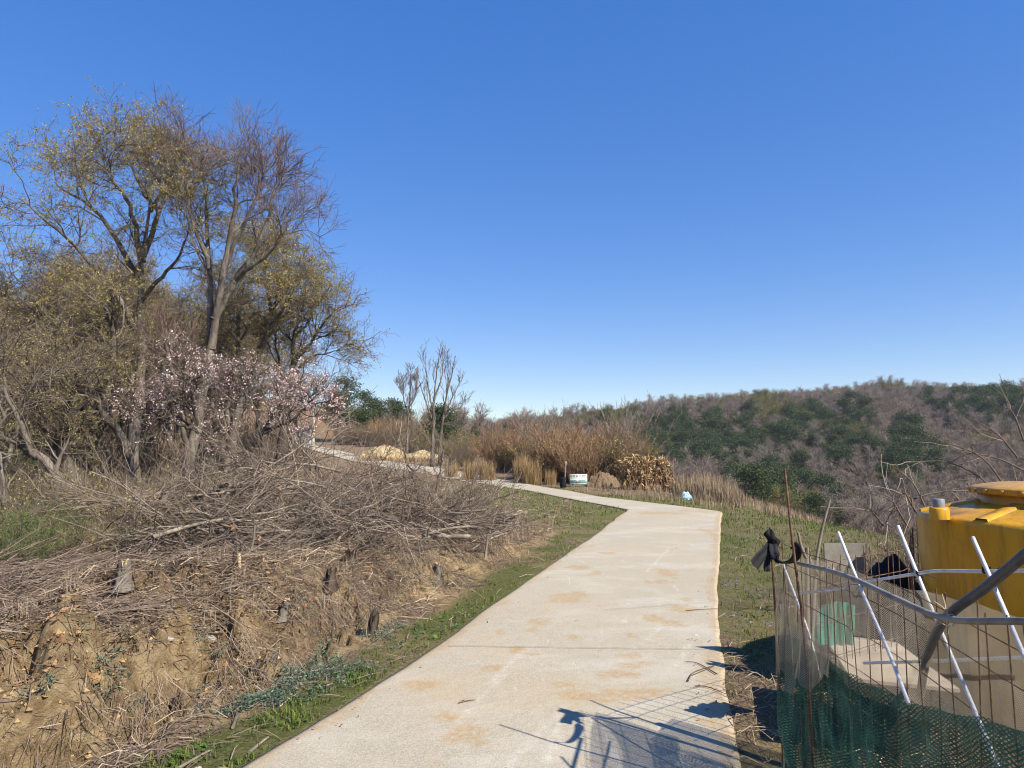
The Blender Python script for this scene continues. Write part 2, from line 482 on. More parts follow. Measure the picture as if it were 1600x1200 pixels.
def ground_material():
    m = bpy.data.materials.new('ground_soil')
    m.use_nodes = True
    nt = m.node_tree; N, Lk = nt.nodes, nt.links
    b = N['Principled BSDF']; b.inputs['Roughness'].default_value = .95; b.inputs['Specular IOR Level'].default_value = .1
    tc = N.new('ShaderNodeTexCoord')
    def noise(sc, det=5, ro=.6):
        n = N.new('ShaderNodeTexNoise'); n.inputs['Scale'].default_value = sc; n.inputs['Detail'].default_value = det; n.inputs['Roughness'].default_value = ro
        Lk.new(tc.outputs['Object'], n.inputs['Vector']); return n.outputs[0]
    def ramp(src, cols, lo=.3, hi=.7):
        r = N.new('ShaderNodeValToRGB'); el = r.color_ramp.elements
        while len(el) < len(cols): el.new(.5)
        for e, c, p in zip(el, cols, np.linspace(lo, hi, len(cols))):
            e.position = p; e.color = (*c, 1)
        Lk.new(src, r.inputs[0]); return r.outputs[0]
    fine, mid, big = noise(38, 6, .7), noise(9, 6, .65), noise(1.6, 4)
    straw = ramp(fine, [(.10, .068, .042), (.22, .155, .095), (.38, .285, .185)])
    soil = ramp(mid, [(.17, .115, .06), (.30, .215, .115), (.44, .335, .195)], .33, .67)
    green = ramp(fine, [(.06, .07, .022), (.12, .135, .04), (.22, .20, .085)])
    leaf = ramp(fine, [(.10, .06, .035), (.20, .125, .07), (.34, .24, .14)])
    at = N.new('ShaderNodeAttribute'); at.attribute_name = 'zone'
    sp = N.new('ShaderNodeSeparateColor'); Lk.new(at.outputs['Color'], sp.inputs[0])
    def mask(ch, src, soft=.25):
        a = N.new('ShaderNodeMath'); a.operation = 'ADD'; Lk.new(sp.outputs[ch], a.inputs[0]); Lk.new(src, a.inputs[1])
        r = N.new('ShaderNodeMapRange'); r.inputs['From Min'].default_value = 1.0 - soft; r.inputs['From Max'].default_value = 1.0 + soft
        Lk.new(a.outputs[0], r.inputs['Value']); return r.outputs[0]
    col = straw
    for ch, c, src in ((2, leaf, mid), (1, soil, mid), (0, green, mid)):
        x = N.new('ShaderNodeMix'); x.data_type = 'RGBA'
        Lk.new(mask(ch, src, .25 if ch else .33), x.inputs[0]); Lk.new(col, x.inputs[6]); Lk.new(c, x.inputs[7]); col = x.outputs[2]
    Lk.new(col, b.inputs['Base Color'])
    ad = N.new('ShaderNodeMath'); ad.operation = 'ADD'; Lk.new(fine, ad.inputs[0]); Lk.new(mid, ad.inputs[1])
    bu = N.new('ShaderNodeBump'); bu.inputs['Distance'].default_value = .055; bu.inputs['Strength'].default_value = 1
    Lk.new(ad.outputs[0], bu.inputs['Height']); Lk.new(bu.outputs[0], b.inputs['Normal'])
    return m
M['ground'] = ground_material()

def concrete_material():
    m = bpy.data.materials.new('road_concrete')
    m.use_nodes = True
    nt = m.node_tree; N, Lk = nt.nodes, nt.links
    b = N['Principled BSDF']; b.inputs['Roughness'].default_value = .88; b.inputs['Specular IOR Level'].default_value = .25
    tc = N.new('ShaderNodeTexCoord')
    def noise(sc, det=5, ro=.6, st=(1, 1, 1), off=(0, 0, 0), dist=0):
        mp = N.new('ShaderNodeMapping'); mp.inputs['Scale'].default_value = st; mp.inputs['Location'].default_value = off
        Lk.new(tc.outputs['Object'], mp.inputs[0])
        n = N.new('ShaderNodeTexNoise'); n.inputs['Scale'].default_value = sc; n.inputs['Detail'].default_value = det; n.inputs['Roughness'].default_value = ro; n.inputs['Distortion'].default_value = dist
        Lk.new(mp.outputs[0], n.inputs['Vector']); return n.outputs[0]
    def rng_(src, a, c, lo=0, hi=1):
        r = N.new('ShaderNodeMapRange'); r.inputs['From Min'].default_value = a; r.inputs['From Max'].default_value = c
        r.inputs['To Min'].default_value = lo; r.inputs['To Max'].default_value = hi
        Lk.new(src, r.inputs['Value']); return r.outputs[0]
    def mixc(fac, a, c):
        x = N.new('ShaderNodeMix'); x.data_type = 'RGBA'; Lk.new(fac, x.inputs[0])
        if isinstance(a, tuple): x.inputs[6].default_value = (*a, 1)
        else: Lk.new(a, x.inputs[6])
        x.inputs[7].default_value = (*c, 1); return x.outputs[2]
    def mul(a, k):
        x = N.new('ShaderNodeMath'); x.operation = 'MULTIPLY'; Lk.new(a, x.inputs[0])
        if isinstance(k, float): x.inputs[1].default_value = k
        else: Lk.new(k, x.inputs[1])
        return x.outputs[0]
    speck = noise(95, 4, .75)
    big = noise(.8, 5, .65)
    c = mixc(rng_(speck, .35, .68), (.28, .245, .178), (.50, .448, .34))
    c = mixc(mul(rng_(big, .42, .7), .45), c, (.44, .385, .295))
    c = mixc(mul(rng_(noise(.55, 6, .7, (1, 1.6, 1), (3, 1, 0)), .5, .66), .4), c, (.56, .53, .46))
    # earth trodden and washed on to the slab
    c = mixc(mul(rng_(noise(2.1, 6, .72, (1, 2.3, 1), (7, 2, 0), .6), .60, .70), .62), c, (.42, .28, .13))
    c = mixc(mul(rng_(noise(5.2, 5, .7, (1, 1.9, 1), (1, 9, 0), .4), .66, .73), .7), c, (.36, .23, .10))
    c = mixc(mul(rng_(noise(.35, 4, .6, (1, 1, 1), (4.2, 4, 0)), .55, .72), .4), c, (.45, .33, .18))
    # pale scrape marks running along the road
    c = mixc(mul(rng_(noise(3.0, 5, .7, (2.6, .35, 1), (2, 5, 0), .8), .635, .70), .45), c, (.66, .62, .55))
    at = N.new('ShaderNodeAttribute'); at.attribute_name = 'stain'
    sp = N.new('ShaderNodeSeparateColor'); Lk.new(at.outputs['Color'], sp.inputs[0])
    g = noise(24, 8, .8)
    c = mixc(mul(sp.outputs[0], rng_(g, .38, .6)), c, (.37, .245, .11))
    c = mixc(mul(sp.outputs[1], rng_(g, .42, .58)), c, (.66, .63, .57))
    c = mixc(mul(sp.outputs[2], rng_(noise(40, 3, .7), .3, .5)), c, (.14, .115, .085))
    Lk.new(c, b.inputs['Base Color'])
    bu = N.new('ShaderNodeBump'); bu.inputs['Distance'].default_value = .006; bu.inputs['Strength'].default_value = .8
    Lk.new(speck, bu.inputs['Height'])
    bu2 = N.new('ShaderNodeBump'); bu2.inputs['Distance'].default_value = .012; bu2.inputs['Strength'].default_value = .6
    Lk.new(noise(7, 4, .6), bu2.inputs['Height']); Lk.new(bu.outputs[0], bu2.inputs['Normal'])
    Lk.new(bu2.outputs[0], b.inputs['Normal'])
    return m
M['concrete'] = concrete_material()

def zone_attr(me, x, y, ms):
    a = me.color_attributes.new('zone', 'FLOAT_COLOR', 'POINT')
    c = np.stack([ms[0] * .8, ms[1], ms[2], np.ones_like(x)], 1)
    a.data.foreach_set('color', c.ravel().astype(np.float32))

# ---------------------------------------------------------------- ground
PX0, PX1, PY0, PY1 = -7.2, 5.6, 2.2, 14.0
def ground():
    n = 340
    t = np.linspace(-1, 1, n)
    xs = 3.2 * np.sinh(5.6 * t) + 0.; ys = 4.0 * np.sinh(5.6 * t) + 6
    X, Y = np.meshgrid(xs, ys)
    x, y = X.ravel(), Y.ravel()
    ms = masks(x, y)
    z = G(x, y, ms)
    e = np.minimum(np.minimum(x - PX0, PX1 - x), np.minimum(y - PY0, PY1 - y))
    z = z - .3 * ss((e - .25) / .5) - .01
    mb = MB(); grid(mb, np.stack([x, y, z], 1).reshape(n, n, 3)[:, ::-1])
    o = mb.build('ground', M['ground'])
    zone_attr(o.data, X[:, ::-1].ravel(), Y[:, ::-1].ravel(), [m.reshape(n, n)[:, ::-1].ravel() for m in ms])
    tag(o, kind='structure')
    # the near ground, fine enough for clods and ruts
    nx, ny = 430, 400
    X, Y = np.meshgrid(np.linspace(PX0, PX1, nx), np.linspace(PY0, PY1, ny))
    x, y = X.ravel(), Y.ravel()
    ms = masks(x, y); z = G(x, y, ms)
    mb = MB(); grid(mb, np.stack([x, y, z], 1).reshape(ny, nx, 3))
    o2 = mb.build('near_ground', M['ground'])
    me = o2.data
    a = me.color_attributes.new('zone', 'FLOAT_COLOR', 'POINT')
    a.data.foreach_set('color', np.stack([ms[0] * .8, ms[1], ms[2], np.ones_like(x)], 1).ravel().astype(np.float32))
    tag(o2, kind='structure')
ground()

# ---------------------------------------------------------------- road slab
def road():
    rows = 640
    def resample(pts, n):
        p = np.array(pts); seg = np.hypot(*(p[1:] - p[:-1]).T); s = np.concatenate([[0], np.cumsum(seg)])
        return p, s
    pl, pr = np.array(ROAD_L), np.array(ROAD_R)
    # matching stations: the polylines have the same number of vertices
    k = len(pl)
    w = np.hypot(*((pl + pr)[1:] / 2 - (pl + pr)[:-1] / 2).T); w = np.sqrt(w) * np.array([4, 4, 4, 3, 2] + [1] * 20)[:len(w)]
    s = np.concatenate([[0], np.cumsum(w)]); q = np.linspace(0, s[-1], rows)
    L = np.stack([np.interp(q, s, pl[:, i]) for i in (0, 1)], 1)
    Rr = np.stack([np.interp(q, s, pr[:, i]) for i in (0, 1)], 1)
    across = norm(Rr - L)
    yl, yr = L[:, 1], Rr[:, 1]
    jl = (fbm(yl * 1.1, yl * 0, 4, 61) - .5) * .09; jr = (fbm(yr * .7, yr * 0 + 5, 4, 71) - .5) * .10
    L = L + across * jl[:, None]; Rr = Rr + across * jr[:, None]
    m = 61
    f = np.linspace(0, 1, m)
    P = L[:, None] * (1 - f[:, None]) + Rr[:, None] * f[:, None]
    z = H(P[..., 0], P[..., 1]) + .012 + .012 * (fbm(P[..., 0] * .8, P[..., 1] * .8, 3, 91) - .5)
    z[:, 0] -= .008; z[:, -1] -= .004
    V = np.concatenate([P, z[..., None]], -1)
    dn = np.array([0, 0, -.14])
    V = np.concatenate([V[:, :1] + dn, V, V[:, -1:] + dn], 1)
    mb = MB(); grid(mb, V)
    o = mb.build('road', M['concrete'])
    x, y = V[..., 0].ravel(), V[..., 1].ravel()
    st = np.zeros((len(x), 4)); st[:, 3] = 1
    def blob(u, v, ru, rv, ch, amt=1.):
        D = 1.7 * 1080 / (v - 695) if v > 700 else 60
        c = W(u, v, D); rx = ru / 1080 * D; ry = rv / 1080 * D * D / 1.7
        d = np.sqrt(((x - c[0]) / rx) ** 2 + ((y - c[1]) / ry) ** 2) + 1.5 * (fbm(x * 11, y * 11, 4, 5) - .5)
        st[:, ch] = np.maximum(st[:, ch], amt * ss((1.15 - d) / .5))
    for a in [(728, 1132, 36, 17), (705, 1105, 24, 8), (845, 965, 20, 6), (895, 989, 9, 5), (984, 986, 8, 5), (980, 1016, 20, 4), (990, 1030, 22, 5), (1010, 1028, 8, 4),
              (965, 1044, 28, 6), (900, 1076, 40, 9), (960, 1078, 60, 8), (1000, 1070, 50, 9), (885, 930, 30, 9), (905, 924, 16, 5), (1040, 892, 16, 7), (1025, 905, 22, 3), (1066, 946, 26, 5),
              (1022, 960, 14, 7), (1050, 968, 22, 5), (1070, 932, 10, 4), (930, 892, 11, 3), (905, 884, 20, 4), (770, 1035, 14, 5), (808, 1007, 14, 5), (832, 977, 12, 4), (780, 980, 8, 4), (830, 1014, 12, 2.5),
              (925, 851, 6, 2), (950, 862, 16, 2), (1040, 889, 16, 3), (1090, 796, 34, 3), (1030, 800, 42, 2.6), (1100, 1110, 20, 5), (880, 1060, 20, 4), (660, 1060, 30, 9), (1110, 830, 12, 8)]:
        blob(*a, 0, .9)
    def streak(p, q_, wd, ch, amt):
        p, q_ = np.array(p), np.array(q_)
        a, c = W(*p, 1.7 * 1080 / (p[1] - 695)), W(*q_, 1.7 * 1080 / (q_[1] - 695))
        d = np.abs(sdist(x, y, [tuple(a[:2]), tuple(c[:2])]))
        st[:, ch] = np.maximum(st[:, ch], amt * ss((wd - d + .05 * (fbm(x * 12, y * 12, 2, 6) - .5)) / wd))
    for a in [((792, 1180), (855, 1120)), ((855, 1120), (880, 1090)), ((858, 1170), (874, 1115)), ((1010, 890), (1045, 855)), ((1000, 1000), (1030, 975)), ((960, 1100), (1010, 1085)),
              ((1060, 1030), (1075, 1000)), ((760, 1060), (830, 1000)), ((700, 1130), (790, 1040))]:
        streak(*a, .035, 1, .4)
    ed = -road_d(x, y)
    st[:, 0] = np.maximum(st[:, 0], .75 * ss((.05 + .22 * (fbm(x * 2.5, y * 2.5, 3, 15) - .3) - ed) / .08 + .5))
    at = o.data.color_attributes.new('stain', 'FLOAT_COLOR', 'POINT')
    at.data.foreach_set('color', st.ravel().astype(np.float32))
    tag(o, kind='structure')
road()

# ---------------------------------------------------------------- scattering helpers
def scatter(N, dmin, dmax, azmin, azmax, seed):
    """points thinner with distance, between two bearings"""
    r = R(seed)
    D = np.exp(r.uniform(math.log(dmin), math.log(dmax), N))
    a = r.uniform(azmin, azmax, N)
    return a * D, D, r

def on_ground(x, y, m=None, dz=0.):
    return np.stack([x, y, G(x, y, m) + dz], 1)

def subset(ms, k):
    return tuple(m[k] for m in ms)

# ---------------------------------------------------------------- ground cover (nobody could count it)
def ground_cover():
    # green grass of the verges and the field
    x, y, r = scatter(230000, 2.6, 32, -.75, .75, 101)
    ms = masks(x, y)
    cl = fbm(x * 5, y * 5, 3, 111)
    p = ms[0] ** 1.3 * ss((cl - .45) / .14) * (ms[3] > .015) * (1 - .9 * ms[1])
    k = r.uniform(size=len(x)) < p
    P = on_ground(x[k], y[k], subset(ms, k), -.01)
    h = r.uniform(.025, .085, len(P)) * (.7 + .6 * cl[k]) * np.interp(P[:, 1], [3, 12, 30], [.8, 1.0, 1.3])
    mb = MB(); blades(mb, P, h, np.interp(P[:, 1], [3, 12, 30], [.006, .012, .026]), r, .55)
    tag(mb.build('green_grass', M['grass']), 'short green grass growing in patches along both road edges', 'grass', kind='stuff')
    # broad-leaved weeds on the verges
    x, y, r = scatter(26000, 2.8, 16, -.7, .62, 102)
    ms = masks(x, y)
    cl = fbm(x * 2.3 + 5, y * 2.3, 3, 112)
    k = (r.uniform(size=len(x)) < ms[0] * ss((cl - .52) / .08)) & (ms[3] > .03)
    P = on_ground(x[k], y[k], subset(ms, k), .012)
    mb = MB(); leaves(mb, P + r.normal(0, .012, P.shape) * [1, 1, .8], r.uniform(.02, .05, len(P)), r, .55, .6)
    tag(mb.build('verge_weeds', M['weed']), 'low broad-leaved green weeds among the verge grass', 'weeds', kind='stuff')
    # blue-green mugwort on the lower bank
    r = R(103); pts = []
    for (u, v, D, sx, sy, n) in [(390, 1030, 4.85, .25, .18, 70), (440, 1005, 5.3, .3, .2, 80), (505, 990, 5.7, .3, .25, 90), (540, 975, 6.1, .3, .25, 60), (400, 1050, 4.7, .2, .12, 50), (360, 1050, 4.6, .15, .1, 30),
                                 (470, 1020, 5.2, .25, .12, 50), (680, 905, 8.2, .3, .4, 30), (170, 1020, 4.4, .12, .1, 24), (30, 1085, 3.9, .1, .08, 30), (500, 958, 6.3, .08, .06, 20), (590, 960, 6.5, .3, .2, 30)]:
        c = W(u, v, D); pts.append(np.stack([c[0] + r.normal(0, sx, n), c[1] + r.normal(0, sy, n)], 1))
    c = np.concatenate(pts)
    Pc = on_ground(c[:, 0], c[:, 1], None, .03)
    k_ = fbm(Pc[:, 0] * 4, Pc[:, 1] * 4, 2, 131) > .42; P = np.repeat(Pc[k_], 20, 0); P = P + r.normal(0, 1, P.shape) * [.03, .03, .022]
    mb = MB(); leaves(mb, P, r.uniform(.012, .032, len(P)), r, .35, .45)
    tag(mb.build('mugwort', M['mugwort']), 'clumps of blue-green mugwort leaves low on the earth bank', 'weeds', kind='stuff')
    # dead stalks and straw lying on the bank top and the dry ground
    x, y, r = scatter(230000, 3.3, 34, -.78, .62, 104)
    ms = masks(x, y)
    dt = sdist(x, y, TOE)
    cl = fbm(x * 1.7, y * 1.7, 3, 113)
    p = np.clip(1 - .72 * ms[1], 0, 1) * (1 - .92 * ms[0]) * np.where(dt > .15, 1, .35) * ss((cl - .25) / .3) * np.where(sdist(x, y, ROAD_L) < 0, .35, 1)
    k = (r.uniform(size=len(x)) < p) & (ms[3] > .04)
    P = on_ground(x[k], y[k], subset(ms, k), .015)
    P[:, 2] += r.uniform(0, .07, len(P)) * (dt[k] > .9) * cl[k] * 1.6
    sc = np.interp(P[:, 1], [3, 10, 30], [1, 1.3, 2.2])
    tone = fbm(P[:, 0] * .5, P[:, 1] * .5, 3, 121) + r.normal(0, .12, len(P))
    L = r.uniform(.05, .26, len(P)) * sc; w = r.uniform(.002, .0055, len(P)) * sc
    ang = r.normal(.5, .9, len(P)) + (r.uniform(size=len(P)) < .3) * r.uniform(0, 3, len(P))
    mb = MB()
    for i, kk in enumerate((tone < .5, tone >= .5)):
        straws(mb, P[kk], L[kk], w[kk], r, .18, i, ang[kk])
    tag(mb.build('dead_stalks', [M['twig_brown'], M['straw']]), 'grey and tan dead stalks matted over the bank', 'dead stalks', kind='stuff')
    # upright dry grass tufts
    r = R(105)
    x, y, r = scatter(5200, 4.2, 60, -.76, .45, 106)
    ms = masks(x, y); dt = sdist(x, y, TOE)
    cl = fbm(x * .8, y * .8, 3, 114)
    far = (sdist(x, y, ROAD_L) < 0) & (y > 19)
    p = np.where(far, .9, ss((cl - .42) / .15) * (dt > .3) * (1 - ms[1]) * (1 - ms[0]) * .8)
    k = (r.uniform(size=len(x)) < p) & (ms[3] > .3)
    c = on_ground(x[k], y[k], subset(ms, k), -.02)
    per = 22
    P = np.repeat(c, per, 0); sc = np.interp(P[:, 1], [4, 12, 40, 60], [.6, 1, 1.6, 2.2])
    P[:, :2] += r.normal(0, .045, (len(P), 2)) * sc[:, None]
    h = r.uniform(.12, .38, len(P)) * np.interp(P[:, 1], [4, 10, 25, 60], [.55, .9, 1.25, 1.6])
    mb = MB(); blades(mb, P, h, .006 * sc ** 1.4, r, .45)
    tag(mb.build('dry_grass', M['straw']), 'tufts of pale dry grass on the bank and roadside', 'dry grass', kind='stuff')
    # fallen leaves
    x, y, r = scatter(60000, 3.6, 40, -.78, .6, 107)
    ms = masks(x, y); dt = sdist(x, y, TOE)
    cl = fbm(x * 1.1 + 3, y * 1.1, 3, 115)
    p = np.maximum(ms[2], ss((cl - .48) / .1) * (dt > .4) * .8) * (1 - ms[0])
    k = (r.uniform(size=len(x)) < p) & (ms[3] > .15)
    P = on_ground(x[k], y[k], subset(ms, k), .02)
    mb = MB(); leaves(mb, P, r.uniform(.02, .055, len(P)) * np.interp(P[:, 1], [3, 10, 40], [.8, 1.2, 3.4]), r, .5, .6)
    tag(mb.build('fallen_leaves', M['leaf_dead']), 'brown fallen leaves scattered over slope and bank', 'leaves', kind='stuff')
    # twigs lying on the bank
    x, y, r = scatter(9000, 4.2, 13, -.78, .02, 108)
    ms = masks(x, y); dt = sdist(x, y, TOE)
    k = (dt > .6) & (r.uniform(size=len(x)) < np.where(dt > 1.2, .8, .25)) & (y < 12)
    c = on_ground(x[k], y[k], subset(ms, k), .02)
    c[:, 2] += np.abs(r.normal(0, .05, len(c)))
    a = r.normal(.45, .7, len(c))
    d = np.stack([np.cos(a), np.sin(a), r.normal(.03, .13, len(c))], 1)
    pts, rad = grow(c, d, r.uniform(.15, .6, len(c)), r.uniform(.002, .006, len(c)), .0015, 5, .2, -.02, r)
    pts[..., 2] = np.maximum(pts[..., 2], H(pts[..., 0], pts[..., 1]) + .01)
    mb = MB(); tube(mb, pts, rad, 3)
    tag(mb.build('fallen_twigs', M['twig_brown']), 'thin grey twigs strewn over the cleared bank top', 'twigs', kind='stuff')
    # roots and dead stems trailing down the bank face
    r = R(119)
    x = r.uniform(-5, .5, 22000); y = r.uniform(3, 9, 22000)
    ms = masks(x, y); dt = sdist(x, y, TOE)
    k = (dt > .05) & (dt < 1.7) & (fbm(x * 2.2, y * 2.2, 3, 141) > .5) & (ms[3] > .2)
    c = on_ground(x[k], y[k], subset(ms, k), .02)
    a = r.normal(slope_dir() - .1, .45, len(c))
    d = np.stack([np.cos(a), np.sin(a), r.normal(-.45, .2, len(c))], 1)
    pts, rad = grow(c, d, r.uniform(.08, .34, len(c)), r.uniform(.0015, .0042, len(c)), .001, 6, .16, -.06, r)
    g = H(pts[..., 0], pts[..., 1]); pts[..., 2] = np.clip(pts[..., 2], g - .02, g + .07)
    mb = MB(); tube(mb, pts, rad, 3)
    tag(mb.build('bank_roots', M['twig_brown']), 'fine dry roots and stems trailing down the earth bank', 'roots', kind='stuff')
    # crumbled earth on the bank face
    r = R(109)
    x = r.uniform(-4.5, 0, 9000); y = r.uniform(3, 8, 9000)
    ms = masks(x, y)
    k = r.uniform(size=len(x)) < ms[1] * (ms[3] > .1) * (sdist(x, y, TOE) > .05)
    c = on_ground(x[k], y[k], subset(ms, k)); N = len(c)
    octa = np.array([[1, 0, 0], [0, 1, 0], [-1, 0, 0], [0, -1, 0], [0, 0, 1], [0, 0, -1.]])
    s = np.exp(r.normal(-4.75, .5, N))
    V = c[:, None] + (octa[None] * (1 + .2 * r.normal(size=(N, 6, 3))) + .15 * r.normal(size=(N, 6, 3))) * s[:, None, None]
    of = np.array([[0, 1, 4], [1, 2, 4], [2, 3, 4], [3, 0, 4], [1, 0, 5], [2, 1, 5], [3, 2, 5], [0, 3, 5]])
    mb = MB(); mb.add(V, (np.arange(N)[:, None, None] * 6 + of[None]).reshape(-1, 3))
    tag(mb.build('earth_crumbs', M['clod'], smooth=False), 'crumbled ochre earth clods on the bare bank face', 'earth', kind='stuff')
    # small violet flowers on the right-hand verge
    r = R(110); pts = []
    for (u, v, n, sp) in [(1135, 915, 40, 10), (1140, 905, 16, 8), (1165, 975, 22, 14), (1140, 960, 24, 10), (1190, 930, 30, 14), (1150, 870, 40, 12), (1205, 975, 16, 5), (1180, 845, 40, 20), (818, 914, 16, 3)]:
        uu = u + r.normal(0, sp, n); vv = v + r.normal(0, sp * .4, n)
        for a, b_ in zip(uu, vv):
            pts.append(W(a, b_, 1.7 * 1080 / (b_ - 695))[:2])
    c = np.array(pts); k = road_d(c[:, 0], c[:, 1]) > .05; c = c[k]
    P = on_ground(c[:, 0], c[:, 1], None, .055)
    mb = MB(); leaves(mb, P, r.uniform(.010, .022, len(P)), r, .3, .8)
    M['violet'] = mat('violet_petal', [(.10, .08, .24), (.17, .14, .36), (.26, .22, .45)], scale=4, island=.2)
    tag(mb.build('violet_flowers', M['violet']), 'tiny violet flowers dotted in the grass by the road', 'flowers', kind='stuff')
ground_cover()

# ---------------------------------------------------------------- trees
def limb(pts_px, n, r0, r1, jit=0., rng=None):
    """limb through photo points (u, v, distance)"""
    P = spline([W(*p) for p in pts_px], n)
    t = np.linspace(0, 1, n)
    if jit:
        P[1:-1] += rng.normal(0, jit, (n - 2, 3))
    return P, .86 * r0 * (1 - t) ** 1.15 + r1

def crown_levels(wood, twigs, pts, rad, rng, k=(9, 6, 5, 3), L=(2.2, 1.0, .5, .22), ang=.82, up=(.03, .03, .02, .01), t0=.3, rmin=.004, wander=.19, lenscale=None):
    """side branches of the limbs, down to the finest twigs; returns the twig points"""
    ends = []
    P, D, pr, t = kids(pts, rad, k[0], t0, 1, ang, rng)
    Ls = L[0] * rng.uniform(.55, 1.15, len(P)) * (1.15 - .5 * t)
    if lenscale is not None:
        Ls = Ls * np.repeat(lenscale, k[0])
    p1, r1 = grow(P, D, Ls, np.maximum(pr * .55, .010), .007, 8, wander, up[0], rng)
    tube(wood, p1, r1, 5)
    P, D, pr, t = kids(p1, r1, k[1], .2, 1, ang, rng)
    p2, r2 = grow(P, D, L[1] * rng.uniform(.5, 1.2, len(P)), np.maximum(pr * .6, .007), .005, 6, wander, up[1], rng)
    tube(wood, p2, r2, 4)
    P, D, pr, t = kids(p2, r2, k[2], .2, 1, ang, rng)
    p3, r3 = grow(P, D, L[2] * rng.uniform(.5, 1.2, len(P)), np.maximum(pr * .6, rmin), rmin * .8, 5, wander, up[2], rng)
    tube(twigs, p3, r3, 3)
    ends.append(p3[:, 2:].reshape(-1, 3))
    if k[3]:
        P, D, pr, t = kids(p3, r3, k[3], .25, 1, ang, rng)
        p4, r4 = grow(P, D, L[3] * rng.uniform(.5, 1.3, len(P)), rmin * .85, rmin * .6, 3, wander, up[3], rng)
        tube(twigs, p4, r4, 3)
        ends.append(p4[:, 1:].reshape(-1, 3))
    return np.concatenate(ends)

def finish_tree(name, label, cat, base, wood, twigs, leafmb, mats, group=None, leafname='leaves'):
    root = thing(name, label, cat, base, group)
    off = tuple(-float(c) for c in base)
    wood.build('trunk', mats[0], root, loc=off)
    twigs.build('crown', mats[1], root, loc=off)
    if leafmb is not None and leafmb.n:
        leafmb.build(leafname, mats[2], root, loc=off, smooth=False)
    return root

def hero(name, label, cat, limbs, mats, seed, k, L, buds=0, bud=(.03, .06), leafname='young_leaves', group=None, sides=9, auto=None, **kw):
    """limbs: [(points, r0, r1)] with the trunk first"""
    rng = R(seed)
    wood, tw = MB(), MB()
    allp, allr = [], []
    for pts, r0, r1 in limbs:
        P, r = limb(pts, 14, r0, r1, .02, rng)
        tube(wood, P, r, sides)
        allp.append(P); allr.append(r)
    allp, allr = np.array(allp), np.array(allr)
    root_p = allp[0, 0].copy()
    # the root flare
    z0 = G(np.array([root_p[0]]), np.array([root_p[1]]))[0]
    tube(wood, np.array([[root_p[0], root_p[1], z0 - .15], root_p + [0, 0, .02]]), np.array([limbs[0][1] * 1.5, limbs[0][1] * 1.05]), sides)
    ends = crown_levels(wood, tw, allp, allr, rng, k, L, **kw)
    lf = None
    if buds:
        lf = MB()
        P = np.repeat(ends[rng.integers(0, len(ends), buds // 4)], 4, 0); buds = len(P); P = P + rng.normal(0, .026, P.shape)
        leaves(lf, P, rng.uniform(*bud, buds), rng, .1, .6)
    return finish_tree(name, label, cat, (root_p[0], root_p[1], z0), wood, tw, lf, mats, group, leafname)

BARK3 = (M['bark'], M['twig'], M['bud'])
hero('oak_tree', 'tallest broad-crowned tree with yellow-green buds, left of the bare tree', 'tree', [
    ([(212, 800, 16), (206, 720, 16), (214, 640, 16.1), (222, 560, 16), (221, 470, 16), (224, 400, 16), (233, 320, 16.2), (237, 235, 16.3)], .19, .012),
    ([(206, 780, 15.9), (196, 700, 15.8), (160, 640, 15.5), (122, 570, 15.2), (80, 500, 15), (22, 430, 14.8)], .13, .012),
    ([(160, 640, 15.5), (178, 560, 15.2), (172, 500, 15.0), (150, 470, 14.8), (110, 440, 14.5)], .07, .010),
    ([(210, 515, 16), (188, 470, 15.7), (140, 410, 15.3), (80, 350, 15), (30, 310, 14.8)], .08, .010),
    ([(222, 440, 16), (190, 390, 16.2), (150, 330, 16.5), (105, 300, 16.8), (85, 285, 17)], .08, .010),
    ([(224, 410, 16), (205, 330, 15.6), (180, 285, 15.3), (168, 245, 15.2)], .07, .010),
    ([(224, 400, 16), (250, 330, 16.3), (268, 275, 16.5), (276, 235, 16.6)], .07, .010),
    ([(221, 470, 16), (255, 430, 15.7), (285, 390, 15.4), (300, 330, 15.2)], .06, .010),
    ([(230, 310, 16.2), (208, 268, 16.6), (204, 235, 16.9)], .05, .008),
    ([(236, 330, 16.2), (258, 290, 15.7), (282, 250, 15.5)], .05, .008),
    ([(215, 600, 16), (180, 560, 16.5), (120, 520, 17), (50, 480, 17.5), (5, 470, 17.8)], .07, .010),
], BARK3, 201, (8, 6, 5, 3), (1.55, .85, .48, .24), buds=48000, bud=(.02, .052), t0=.28)
hero('bare_tree', 'tall bare reddish-twigged tree leaning right beside the budding tall tree', 'tree', [
    ([(284, 795, 15), (296, 720, 15), (312, 640, 15), (326, 560, 15.1), (328, 470, 15.2), (325, 380, 15.3), (322, 300, 15.4), (319, 250, 15.5)], .17, .010),
    ([(330, 545, 15.1), (345, 450, 14.9), (362, 350, 14.7), (370, 285, 14.6), (373, 255, 14.6)], .10, .010),
    ([(334, 500, 15), (365, 440, 15.3), (400, 390, 15.6), (425, 320, 15.8), (440, 270, 16)], .09, .010),
    ([(365, 440, 15.3), (405, 410, 15), (440, 370, 14.8), (455, 335, 14.7)], .05, .008),
    ([(326, 420, 15.2), (302, 350, 15), (292, 290, 14.9), (290, 240, 14.9)], .05, .008),
    ([(350, 420, 14.9), (390, 330, 14.6), (415, 260, 14.4)], .05, .008),
    ([(296, 720, 15), (285, 660, 14.7), (272, 600, 14.5), (262, 560, 14.3)], .07, .010),
], (M['bark'], M['twig_red'], M['bud']), 202, (8, 6, 5, 3), (1.2, .7, .42, .22), up=(.10, .08, .05, .03), ang=.66, t0=.42)
